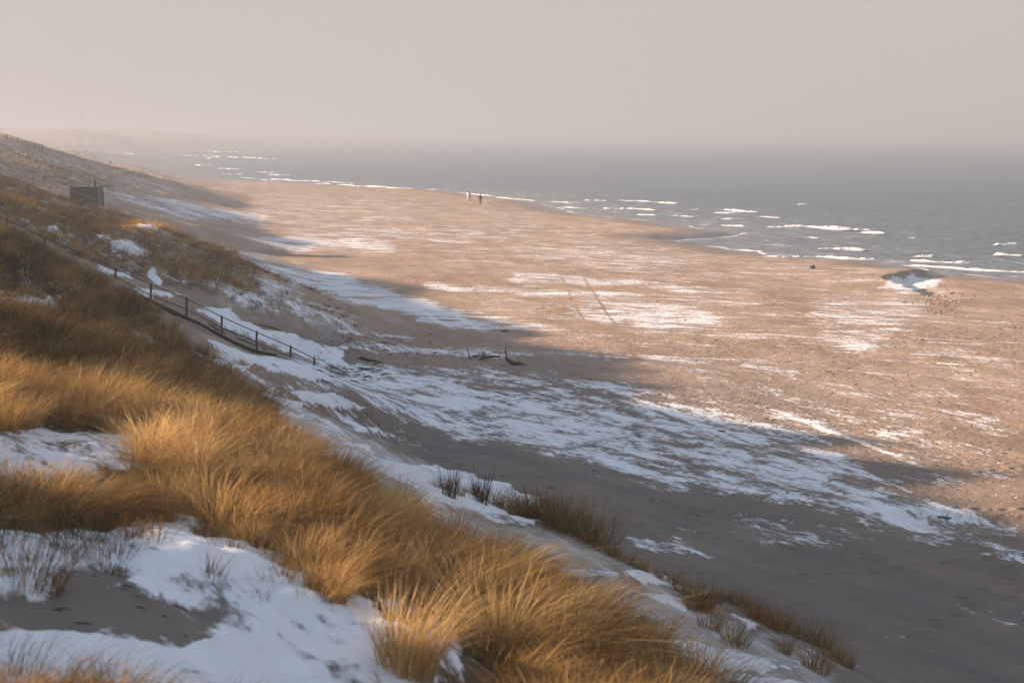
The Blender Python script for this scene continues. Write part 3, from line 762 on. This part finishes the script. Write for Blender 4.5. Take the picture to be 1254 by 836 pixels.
grass_mass("brown_slope_grass", "dark brown marram grass on the slope below the stair railing", [C_POLY], 36, 87, -0.34, -0.10, 1150, 120, 0.70, 0.013, 0.36, 2.2, -0.20, (0.20, 0.05), 0.24, 3, C_CUT, 0.5, 0.5)
B_POLY = [(-200,150),(0,213),(60,233),(110,250),(150,260),(200,281),(270,304),(312,350),(280,358),(220,334),(141,324),(97,308),(55,286),(0,256),(-200,190)]
B_CUT = [[(130,294),(165,296),(192,308),(186,316),(165,314),(135,304)], [(167,273),(189,273),(187,281),(176,279)], [(45,249),(60,254),(60,260),(46,256)], [(55,276),(68,278),(70,284),(57,286)], [(120,322),(159,332),(163,342),(126,334)], [(180,326),(190,330),(202,346),(184,349)]]
grass_mass("knoll_grass", "brown grass covering the knoll behind the stair railing", [B_POLY], 94, 182, -0.33, -0.11, 2300, 48, 0.64, 0.018, 0.46, 5.0, -0.26, (0.2, 0.05), 0.30, 3, B_CUT, 0.45, 0.30)
grass_mass("foredune_grass", "thin grey-brown tufts scattered over the snowy toe of the knoll", [[(255,318),(330,325),(420,375),(435,395),(400,398),(330,388),(262,366),(230,345)]], 95, 160, -0.2, -0.05, 260, 24, 0.42, 0.016, 0.36, 3.0, -0.05, (0.15, 0.05), 0.25, 3)
grass_mass("far_dune_grass", "grey-brown grass on the far dune slope beneath the fence", [[(-200,100),(0,160),(80,186),(130,203),(180,218),(120,236),(60,230),(0,222),(-200,200)]], 178, 440, -0.32, -0.15, 4200, 14, 0.6, 0.035, 0.36, 14.0, -0.35, (0.15, 0.05), 0.5, 2)
grass_mass("sparse_dune_grass", "sparse short blades along the small sand ledges below the railing", [[(225,430),(300,470),(350,478),(430,492),(520,545),(500,550),(420,505),(340,492),(280,470)], [(300,480),(360,500),(345,512),(300,500)]], 48, 100, -0.2, 0.0, 150, 16, 0.34, 0.008, 0.45, 1.5, 0.05, (0.1, 0.05), 0.2, 3)

def ground(px, py, y0, y1):
    """First point of the land that the photo pixel's ray meets between two distances."""
    Y = np.linspace(y0, y1, 1500)
    X = (px - CX) / FOC * Y; Z = EYE - (py - HY) / FOC * Y
    d = Z - height(X, Y)
    k = np.argmax(d < 0) if (d < 0).any() else int(np.argmin(np.abs(d)))
    return (float(X[k]), float(Y[k]), float(height(X[k:k + 1], Y[k:k + 1])[0]))
def ground_z(X, Y): return float(height(np.array([X]), np.array([Y]))[0])

# single tufts
def tuft_mesh(name, n, h, width, tone, rad, wind=(0.2, 0.05), splay=0.42):
    az = rng.uniform(0, 2 * np.pi, n); rr = rad * np.sqrt(rng.random(n))
    base = np.stack([np.cos(az) * rr, np.sin(az) * rr, np.full(n, -0.04)], -1)
    hh = h * rng.uniform(0.45, 1.1, n)
    w = (wind[0] * rng.uniform(0.4, 1.5, n), wind[1] * rng.uniform(0.4, 1.5, n))
    Vv, q, tr, tn = blades(base, hh, az + rng.normal(0, .5, n), splay * rng.uniform(.1, 1.2, n), rng.uniform(0, .75, n) ** 1.3, w, width * rng.uniform(.7, 1.3, n), np.clip(tone + 0.16 * rng.normal(size=n), 0, 1), 4)
    return np_mesh(name, Vv, [q, tr], M_GRASS, False, dict(tone=tn))
def place(name, me, p, label, cat, group=None, rz=0.0, sc=1.0):
    o = link(name, me); o.location = p; o.rotation_euler = (0, 0, rz); o.scale = (sc, sc, sc)
    return tag(o, label, cat, group)

place("grass_clump", tuft_mesh("grass_clump", 620, 1.02, 0.0075, 0.84, 0.24, (0.30, 0.1), 0.36), ground(500, 826, 14, 24), "bright golden clump standing apart in snow at the bottom of the near ridge", "grass clump")
place("grass_tuft", tuft_mesh("grass_tuft", 260, 0.62, 0.006, 0.34, 0.30, (0.15, 0.1)), ground(38, 722, 12, 23), "bushy brown tuft at the left edge, beside the bare sand patch", "grass tuft")
place("grass_tuft", tuft_mesh("grass_tuft_thin", 60, 0.42, 0.006, 0.30, 0.10, (0.2, 0.1), 0.3), ground(262, 712, 12, 23), "small thin tuft alone in the middle of the foreground snow hollow", "grass tuft")
place("grass_tuft", tuft_mesh("grass_tuft_low", 90, 0.22, 0.006, 0.22, 0.16, (0.1, 0.1), 0.7), ground(135, 702, 12, 23), "low dark tuft on top of the bare sand patch", "grass tuft")
place("grass_tuft", tuft_mesh("grass_tuft_mid", 70, 0.40, 0.006, 0.40, 0.10), ground(345, 708, 12, 23), "thin tuft in the snow under the right bank of golden grass", "grass tuft")
place("grass_tuft", tuft_mesh("grass_tuft_sprig", 22, 0.25, 0.006, 0.25, 0.08), ground(318, 738, 12, 23), "tiny dark sprig in the snow hollow below the thin tuft", "grass tuft")
var = [tuft_mesh("lip_tuft", 150, 0.68, 0.010, q, 0.24, (0.15, 0.05), 0.5) for q in (0.30, 0.36, 0.42, 0.34)]
lip = [(560,608),(575,606),(588,607),(604,610),(618,616),(632,624),(645,628),(658,634),(668,638),(676,642),(690,648),(702,655),(714,660),(724,664),(736,672),(700,645),(684,640),(716,650),(664,628),(650,622),
 (752,682),(768,690),(784,698),(802,708),(820,716),(842,728),(862,742),(876,738),(890,736),(905,740),(918,745),(928,752),(940,762),(955,770),(972,776),(990,786),(1006,794),(1022,806),(1036,816),(870,770),(900,790),(960,800),(1000,822),
 (852,745),(860,748),(922,758),(932,760),(948,772),(540,600),(630,632)]
for i, (x, y) in enumerate(lip):
    p = ground(x, y, 30, 54)
    place("dune_edge_tuft", var[i % 4], p, "small brown tuft in the row along the snowy edge above the smooth dark sand", "grass tuft", "tufts along the edge of the low dune", random.uniform(0, 6), random.uniform(0.55, 1.1) * (1.3 if 640 < x < 745 or 840 < x < 900 else 1.0))

def shrub(p, label, n=34, h=0.85, spread=0.4):
    mb = MB()
    for i in range(n):
        a = random.uniform(0, 6.28); r = random.uniform(0, spread * .5); l = h * random.uniform(.5, 1.1); s = random.uniform(.1, .4)
        pts = [(r * math.cos(a), r * math.sin(a), -.05)]
        for k in (1, 2, 3): pts.append((math.cos(a) * (r + s * l * k / 3) + random.uniform(-.02, .02), math.sin(a) * (r + s * l * k / 3) + random.uniform(-.02, .02), l * k / 3))
        mb.tube(pts, [.009, .007, .005, .002], 5)
        if random.random() < .7:
            q = pts[1]; mb.tube([q, (q[0] + random.uniform(-.15, .15), q[1] + random.uniform(-.1, .1), q[2] + l * .35)], [.005, .002], 4)
    o = mb.build("bare_shrub", M_TWIG); o.location = p
    return tag(o, label, "shrub")
shrub(ground(552, 612, 34, 54), "bare dark shrub of upright twigs in snow, the one farther left of two", 38, 0.85)
shrub(ground(590, 618, 34, 54), "bare dark shrub of upright twigs with its foot in brown grass, right of its twin", 40, 1.0)
shrub(ground(17, 290, 70, 110), "small black twiggy bush under the highest visible railing post", 20, 0.5)
shrub(ground(591, 441, 90, 120), "small bare bush standing on shaded sand beside the driftwood", 22, 0.55, .5)

# ------------------------------------------------------------------ stair railing
rail_posts = [(-35,243,253), (-33,0,0), (9,268,279), (55,290,303), (97,307,321), (141.5,326.9,343), (184.7,346.8,370), (228.5,364,391), (271.5,386.3,411), (314.3,405,427), (356,422.9,438.5), (384.7,437,445.5)]
rail_posts = [q for q in rail_posts if q[1] > 0]
rr = empty("stair_railing", at(228.5, 391, 96))
inv = rr.location
def L(p): return Vector(p) - inv
tops = []
for (x, yt, yb) in rail_posts:
    tp = at(x, yt, 96); gz = ground_z(tp[0], 96)
    mb = MB(); mb.beam(L((tp[0], 96, gz - 0.4)), L(tp), 0.095, 0.095, 0.012); mb.build("post", M_WOOD, rr)
    tops.append(tp)
def rail(frac_pts):
    mb = MB()
    for a, b in zip(frac_pts, frac_pts[1:]): mb.tube([L(a), L(b)], 0.023, 8)
    mb.build("rail", M_WOOD, rr)
end = at(397, 441.5, 96)
rail([(p[0], 95.9, p[2] - 0.05) for p in tops] + [(end[0], 95.9, end[2])])
low = [(p[0], 95.9, max(p[2] - 0.55, ground_z(p[0], 95.9) + 0.04)) for p in tops[:-1]]
rail(low)
tag(rr, "weathered wooden handrail with two rails running down beside the buried beach stairs", "railing")
st_ = empty("beach_stairs", at(228.5, 395, 95))
inv = st_.location.copy()
pts = [(x, ground_z(at(x, 400, 94.6)[0], 94.6)) for x in range(170, 345, 14)]
mb = MB()
for (x0, z0), (x1, z1) in zip(pts, pts[1:]):
    a = at(x0, 400, 94.6)[0]; b = at(x1, 400, 94.6)[0]
    mb.beam(L((a, 94.6, z0 + .06)), L((b + .04, 94.6, z1 + .06)), 0.08, 0.14, 0.01)
mb.build("stringer", M_DARKWOOD, st_)
mb = MB(); mb.beam(L((pts and at(176, 400, 95.5)[0], 95.5, ground_z(at(176, 400, 95.5)[0], 95.5) + .03)), L((at(232, 400, 95.5)[0], 95.5, ground_z(at(232, 400, 95.5)[0], 95.5) + .03)), .07, .12, .01); mb.build("stringer", M_DARKWOOD, st_)
tag(st_, "dark half-buried edge boards of the beach stairs under the handrail", "stairs")
inv = Vector((0, 0, 0))
# a loose dark beam below the stairs
p0 = ground(216, 428, 60, 100); p1 = ground(262, 451, 60, 100)
mb = MB(); n = 8
mb.tube([(p0[0] + (p1[0] - p0[0]) * k / n, p0[1] + (p1[1] - p0[1]) * k / n, p0[2] + (p1[2] - p0[2]) * k / n + .07 + .03 * math.sin(k * 2.1)) for k in range(n + 1)], [.06, .08, .09, .08, .08, .09, .10, .10, .07], 8)
tag(mb.build("washed_up_beam", M_DARKWOOD, smooth=True), "dark beam lying in the snow drift just below the stairs", "beam")

# upper fence on the far skyline
fr = empty("skyline_fence", at(10, 170, 350)); inv = fr.location.copy()
fx = [-12, -2, 8.4, 21.6, 32.2, 42, 52]
tp = []
for x in fx:
    X = at(x, 170, 350)[0]; gz = ground_z(X, 350)
    mb = MB(); mb.beam(L((X, 350, gz - .3)), L((X, 350, gz + 1.15)), 0.16, 0.16, 0.01); mb.build("post", M_WOOD, fr); tp.append((X, 350, gz))
for dz in (1.05, 0.6):
    mb = MB()
    for a, b in zip(tp, tp[1:]): mb.tube([L((a[0], a[1], a[2] + dz)), L((b[0], b[1], b[2] + dz))], .05, 6)
    mb.build("rail", M_WOOD, fr)
tag(fr, "wooden post and rail fence on the hazy skyline at the top of the far dune", "fence")
inv = Vector((0, 0, 0))
# low wire fence dropping past the hut
fr = empty("hut_fence", ground(100, 250, 120, 182)); inv = fr.location.copy()
tp = [ground(x, y, 120, 200) for x, y in ((86, 243), (94, 247), (102, 251), (110, 254), (118, 257))]
for a in tp:
    mb = MB(); mb.beam(L((a[0], a[1], a[2] - .3)), L((a[0], a[1], a[2] + .8)), .07, .07, .008); mb.build("post", M_WOOD, fr)
mb = MB()
for a, b in zip(tp, tp[1:]): mb.tube([L((a[0], a[1], a[2] + .76)), L((b[0], b[1], b[2] + .76))], .03, 6)
mb.build("rail", M_HUTTRIM, fr)
tag(fr, "low fence with one pale rail in the grass in front of the dark hut", "fence")
inv = Vector((0, 0, 0))

# ------------------------------------------------------------------ hut
HYd = 205.0
hl = at(86.5, 230, HYd); hr = at(120.5, 230, HYd)
w = hr[0] - hl[0]; ztop = hl[2]; zbot = EYE - (253 - HY) / FOC * HYd
hut = empty("beach_hut", ((hl[0] + hr[0]) / 2, HYd, zbot - .5))
Hh = ztop - zbot + .5
mb = MB(); mb.box((0, 1.25, Hh / 2 - .05), (w, 2.5, Hh - .1), None, .02)
for i in range(9): mb.box((-w / 2 + w * (i + .5) / 9, -.004, Hh / 2 - .05), (w / 9 - .012, .016, Hh - .16))
mb.build("wall", M_HUT, hut)
mb = MB(); mb.box((0, 1.2, Hh + .02), (w + .24, 2.9, .12), None, .02); rf = mb.build("roof", M_ROOF, hut)
mb = MB(); mb.tube([(w / 2 - .58, .8, Hh + .05), (w / 2 - .58, .8, Hh + .42)], .15, 10); mb.tube([(w / 2 - .58, .8, Hh + .40), (w / 2 - .58, .8, Hh + .60)], [.21, .17], 10); mb.build("chimney", M_PIPE, rf)
for s in (-1, 1):
    mb = MB(); mb.box((s * (w / 2 + .045), .03, Hh / 2 - .03), (.07, .12, Hh - .08), None, .008); mb.build("corner_board", M_HUTTRIM if s > 0 else M_HUT, hut)
mb = MB(); mb.box((w / 2 + .02, 1.3, 1.2), (.05, .9, 1.9), None, .01); d = mb.build("door", M_HUT, hut)
mb = MB(); mb.tube([(w / 2 + .05, .98, 1.2), (w / 2 + .10, .98, 1.2), (w / 2 + .10, .98, 1.32)], .014, 6); mb.build("handle", M_PIPE, d)
tag(hut, "small dark flat-roofed beach hut with a stovepipe half hidden behind the grassy slope", "hut")
p = ground(126, 250, 185, 260)
mb = MB(); X = at(126.3, 240, 203.5); g = ground_z(X[0], 203.5)
mb.beam((X[0], 203.5, g - .3), (X[0], 203.5, X[2] + .28), .2, .2, .02)
tag(mb.build("marker_post", M_DARKWOOD), "short dark post standing just to the right of the hut", "post")

# ------------------------------------------------------------------ driftwood and litter
def branch(pts, rads, twigs, name, label, mat=M_DARKWOOD):
    mb = MB(); mb.tube(pts, rads, 7)
    for q, rq in twigs: mb.tube(q, rq, 5)
    return tag(mb.build(name, mat, smooth=True), label, "driftwood")
def w_at(px, py, base):  # a point above the ground at the distance of base
    return at(px, py, base[1])
b = ground(634, 447, 90, 120)  # forked branch
W = lambda x, y: w_at(x, y, b)
branch([W(619, 437), W(622, 441), W(629, 445), W(636, 445.5), W(641, 447.5), W(646, 448)], [.05, .10, .11, .12, .10, .05],
       [([W(620, 438), W(619.5, 430), W(618.8, 426), W(621, 421)], [.04, .03, .025, .012]), ([W(636.5, 445.5), W(636, 441)], [.04, .01])],
       "driftwood_branch", "large dark forked driftwood branch lying on the shaded sand")
b = ground(598, 441, 90, 120)
branch([W(586, 440), W(592, 438), W(598, 437), W(606, 436), W(612, 437)], [.02, .05, .06, .05, .02],
       [([W(592, 438), W(594, 433), W(595, 432)], [.03, .02, .01]), ([W(598, 437), W(597, 441), W(606, 442.5)], [.04, .03, .01]), ([W(604, 436.5), W(612, 436), W(613, 429.5)], [.03, .03, .01]), ([W(596, 437), W(602, 434)], [.02, .01])],
       "driftwood_branch", "tangled thin driftwood left of the large forked branch")
b = ground(574, 438, 90, 120)
branch([W(575, 437), W(573.5, 430), W(571, 424)], [.03, .03, .01], [([W(573.5, 430), W(571, 429)], [.02, .01])], "driftwood_branch", "single thin twig sticking up out of the shaded beach")
b = ground(622, 406, 90, 150)
branch([W(612, 407), W(617, 405.4), W(622, 406), W(630, 409)], [.04, .10, .08, .03], [], "driftwood_branch", "bent log on the sunlit edge of the shadow above the forked branch")
b = ground(447, 441, 80, 120)
branch([W(434, 440.5), W(444, 439), W(452, 441.5), W(468, 443.5)], [.04, .12, .10, .04], [([W(446, 439), W(441, 437), W(445, 437.5)], [.05, .04, .02])], "driftwood_branch", "thick low driftwood log on snow near the bottom of the handrail")
b = ground(1160, 634, 48, 72)
branch([W(1148, 632), W(1156, 633), W(1163, 634.8), W(1166, 634)], [.02, .04, .05, .02], [], "driftwood_branch", "dark stick lying by the little sand bank at the right edge", M_WOOD)
b = ground(995, 329, 150, 220)
branch([W(991.5, 326.5), W(994, 327.3), W(996.5, 328.5), W(998, 328.6)], [.08, .20, .30, .12], [([W(995, 328), W(995.5, 325)], [.12, .05])], "driftwood_stump", "small dark stump alone on the pale sand close to the waterline", M_DARKWOOD)
b = ground(823, 424, 80, 130)
# wrack: sticks and weed beyond counting
mb = MB()
def stick(x, y, y0, y1, l, r):
    p = ground(x, y, y0, y1); a = random.gauss(0.1, .7)
    q = (p[0] + math.cos(a) * l, p[1] + math.sin(a) * l)
    mb.tube([(p[0], p[1], p[2] + r * .5), ((p[0] + q[0]) / 2 + random.uniform(-.1, .1) * l, (p[1] + q[1]) / 2, ground_z((p[0] + q[0]) / 2, (p[1] + q[1]) / 2) + r + random.uniform(0, .04) * l), (q[0], q[1], ground_z(*q) + r * .4)], [r * .6, r, r * .4], 5)
for i in range(70):
    u = random.random(); stick(400 + 190 * u + random.gauss(0, 8), 412 + 26 * u + random.gauss(0, 7), 85, 130, random.uniform(.12, .5), random.uniform(.01, .03))
for i in range(40): stick(380 + 90 * random.random(), 447 + random.gauss(8, 5), 75, 110, random.uniform(.15, .6), random.uniform(.015, .04))
for i in range(70): stick(random.uniform(560, 1254), random.uniform(330, 640), 50, 200, random.uniform(.1, .35), random.uniform(.01, .025))
for i in range(26): stick(random.uniform(245, 335), random.uniform(392, 436), 80, 110, random.uniform(.3, 1.2), random.uniform(.015, .04))
for i in range(90): stick(random.uniform(395, 640), random.uniform(410, 452), 85, 130, random.uniform(.1, .3), random.uniform(.008, .018))
tag(mb.build("beach_wrack", M_DARKWOOD, smooth=True), "dark scattered sticks and weed washed up on the beach", "wrack", kind="stuff")
mb = MB()
for i in range(70): stick(random.uniform(60, 470), random.uniform(670, 830), 12, 24, random.uniform(.03, .16), random.uniform(.003, .009))
tag(mb.build("dead_grass_litter", M_TWIG, smooth=True), "small dark bits of dead grass lying on the foreground snow", "litter", kind="stuff")
# frozen clods below the broken edge near the water
cv, ct = [], []; nb = 0
ico = np.array([(0, 0, 1), (.894, 0, .447), (.276, .851, .447), (-.724, .526, .447), (-.724, -.526, .447), (.276, -.851, .447), (.724, .526, -.447), (-.276, .851, -.447), (-.894, 0, -.447), (-.276, -.851, -.447), (.724, -.526, -.447), (0, 0, -1)])
icf = np.array([(0,1,2),(0,2,3),(0,3,4),(0,4,5),(0,5,1),(1,6,2),(2,7,3),(3,8,4),(4,9,5),(5,10,1),(1,10,6),(2,6,7),(3,7,8),(4,8,9),(5,9,10),(6,11,7),(7,11,8),(8,11,9),(9,11,10),(10,11,6)])
def clods(n, x0, x1, y0, y1, s0, s1):
    global nb
    for i in range(n):
        p = ground(random.uniform(x0, x1), random.uniform(y0, y1), 60, 210); s = random.uniform(s0, s1)
        v = ico * (1 + 0.28 * rng.normal(size=(12, 1))) * [s, s * random.uniform(.6, 1), s * random.uniform(.35, .7)] + [p[0], p[1], p[2] + s * .12]
        cv.append(v); ct.append(icf + nb); nb += 12
clods(80, 1105, 1195, 357, 373, .05, .15); clods(60, 1130, 1170, 372, 384, .04, .12); clods(25, 1075, 1135, 415, 430, .04, .11); clods(110, 1150, 1254, 380, 460, .03, .10); clods(160, 900, 1254, 440, 620, .03, .08)
tag(link("sand_clods", np_mesh("sand_clods", np.concatenate(cv), [np.concatenate(ct)], M_CLOD, False)), "frozen sand clods strewn over the sunlit beach", "clods", kind="stuff")

# ------------------------------------------------------------------ people and dog
def skin_body(name, joints, edges, mats, zones, loc, rz):
    me = bpy.data.meshes.new(name)
    me.from_pydata([j[:3] for j in joints], edges, []); me.update()
    tmp = bpy.data.objects.new(name, me); col.objects.link(tmp)
    sk = tmp.modifiers.new("skin", 'SKIN'); sk.use_smooth_shade = True
    for i, j in enumerate(joints): me.skin_vertices[0].data[i].radius = (j[3], j[4] if len(j) > 4 else j[3])
    me.skin_vertices[0].data[0].use_root = True
    sb = tmp.modifiers.new("sub", 'SUBSURF'); sb.levels = sb.render_levels = 2
    dg = bpy.context.evaluated_depsgraph_get()
    res = bpy.data.meshes.new_from_object(tmp.evaluated_get(dg))
    bpy.data.objects.remove(tmp)
    res.name = name; res.materials.clear()
    for m in mats: res.materials.append(m)
    for p in res.polygons: p.material_index = zones(p.center); p.use_smooth = True
    o = link(name, res); o.location = loc; o.rotation_euler = (0, 0, rz)
    return o
M_SKIN = plain("skin", (0.46, 0.29, 0.21), 0.6, 0.05)
def cloth(n, c): return plain(n, c, 0.9, 0.2, 14.0)
def person(loc, rz, jacket, trousers, hat, label, stride=0.22, h=1.76):
    s = h / 1.76
    J = [(0, 0, .98, .155, .12), (0, 0, 1.18, .16, .115), (0, 0, 1.40, .185, .12), (0, 0, 1.50, .075), (0, .01, 1.58, .075), (0, .015, 1.66, .098, .11), (0, .01, 1.73, .06),
         (.10, 0, .90, .10), (.11, stride * .55, .50, .068), (.11, stride, .09, .05), (.11, stride + .15, .05, .042),
         (-.10, 0, .90, .10), (-.11, -stride * .25, .50, .068), (-.11, -stride, .10, .05), (-.11, -stride + .15, .05, .042),
         (.20, 0, 1.42, .075), (.25, -.06, 1.16, .055), (.25, .04, .92, .042), (.25, .07, .84, .038),
         (-.20, 0, 1.42, .075), (-.25, .06, 1.16, .055), (-.25, .14, .93, .042), (-.25, .17, .86, .038)]
    J = [tuple(q * s for q in j) for j in J]
    E = [(0, 1), (1, 2), (2, 3), (3, 4), (4, 5), (5, 6), (0, 7), (7, 8), (8, 9), (9, 10), (0, 11), (11, 12), (12, 13), (13, 14), (2, 15), (15, 16), (16, 17), (17, 18), (2, 19), (19, 20), (20, 21), (21, 22)]
    def z(c):
        if c.z > 1.51 * s: return 0
        if c.z > .88 * s or abs(c.x) > .2 * s: return 0 if (c.z < .89 * s and abs(c.x) > .2 * s) else 1
        return 2 if c.z > .12 * s else 3
    o = skin_body("person", J, E, [M_SKIN, jacket, trousers, M_PIPE], z, loc, rz)
    # knitted hat down over the hair
    mb = MB(); ring = []
    for k, (zz, r) in enumerate(((1.655, .112), (1.70, .115), (1.75, .10), (1.785, .06), (1.80, .015))): ring.append((0, 0.005 - .012, zz, r))
    mb.tube([Vector((a * s, b_ * s, c * s)) for a, b_, c, r in ring], [r * s for *_, r in ring], 12)
    mb.build("hat", hat, o, True)
    mb = MB(); mb.tube([(0, .115 * s, 1.655 * s), (0, .135 * s, 1.625 * s), (0, .112 * s, 1.612 * s)], [.012 * s, .018 * s, .012 * s], 6); mb.build("nose", M_SKIN, o, True)
    return tag(o, label, "person")
dk, pale, bl = cloth("charcoal_cloth", (.022, .022, .026)), cloth("cream_cloth", (.66, .62, .56)), cloth("blue_grey_cloth", (.16, .19, .25))
def stand(px, py): return ground(px, py, 250, 480)
person(stand(588.3, 251.2), R(20), dk, dk, dk, "person in dark winter clothes walking ahead on the far beach beside the white dog", h=1.95)
person(stand(573.0, 246.5), R(-60), pale, pale, dk, "person in pale cream clothes and dark hat, left of the companion in blue-grey", .15, 1.85)
person(stand(575.2, 246.5), R(-60), bl, bl, dk, "person in blue-grey clothes walking close beside the one in cream", .18, 1.9)
p = ground(135, 205, 440, 900)
person((at(135, 205, 620)[0], 620.0, ground_z(at(135, 205, 620)[0], 620.0)), R(40), dk, dk, dk, "tiny distant person just past the shoulder of the far dune", h=1.8)
def dog(loc, rz, mat, label):
    J = [(0, -.05, .46, .12, .13), (0, .22, .47, .13, .15), (0, .38, .55, .085), (0, .48, .68, .075), (0, .56, .69, .06), (0, .66, .65, .04), (0, -.28, .48, .11, .12), (0, -.40, .52, .04), (0, -.55, .64, .025),
         (.09, .24, .32, .06), (.09, .23, .17, .035), (.09, .25, .03, .035), (-.09, .24, .32, .06), (-.09, .29, .17, .035), (-.09, .32, .03, .035),
         (.09, -.28, .36, .075), (.09, -.22, .26, .045), (.09, -.36, .15, .03), (.09, -.33, .03, .035), (-.09, -.28, .36, .075), (-.09, -.27, .26, .045), (-.09, -.42, .16, .03), (-.09, -.40, .03, .035)]
    E = [(0, 1), (1, 2), (2, 3), (3, 4), (4, 5), (0, 6), (6, 7), (7, 8), (1, 9), (9, 10), (10, 11), (1, 12), (12, 13), (13, 14), (6, 15), (15, 16), (16, 17), (17, 18), (6, 19), (19, 20), (20, 21), (21, 22)]
    o = skin_body("dog", J, E, [mat], lambda c: 0, loc, rz)
    for s in (-1, 1):
        mb = MB(); mb.tube([(s * .05, .46, .73), (s * .075, .45, .77), (s * .095, .46, .69)], [.02, .03, .012], 6); mb.build("ear", mat, o, True)
    return tag(o, label, "dog")
dog(stand(597.2, 251.0), R(75), pale, "small white dog walking to the right of the person in dark clothes")

# ------------------------------------------------------------------ far mast in the haze
Yt = 2700.0; b = at(101, 152, Yt); gz = ground_z(b[0], Yt)
tw = empty("radar_mast", (b[0], Yt, gz)); hgt = at(101, 135, Yt)[2] - gz
mb = MB()
for sx in (-1, 1):
    for sy_ in (-1, 1): mb.tube([(sx * 1.9, sy_ * 1.9, -1), (sx * .9, sy_ * .9, hgt * .93)], [.17, .11], 6)
for k in range(6):
    z0 = hgt * .93 * k / 6; z1 = hgt * .93 * (k + 1) / 6; r0 = 1.9 - k / 6; r1 = 1.9 - (k + 1) / 6
    for sy_ in (-1, 1):
        mb.tube([(-r0, sy_ * r0, z0), (r1, sy_ * r1, z1)], .07, 5); mb.tube([(r0, sy_ * r0, z0), (-r1, sy_ * r1, z1)], .07, 5)
mb.build("lattice", M_TOWER, tw)
for f, r in ((.62, 2.0), (.90, 1.8)):
    mb = MB(); mb.tube([(0, 0, hgt * f), (0, 0, hgt * f + .5)], r, 12); mb.build("platform", M_TOWER, tw)
mb = MB(); mb.tube([(0, 0, hgt * .93), (0, 0, hgt)], [.3, .15], 8); mb.box((0, 0, hgt * .97), (3.6, .4, .5), None, .05); mb.build("antenna", M_TOWER, tw)
tag(tw, "faint lattice radar mast with platforms in the haze above the far dunes", "mast")
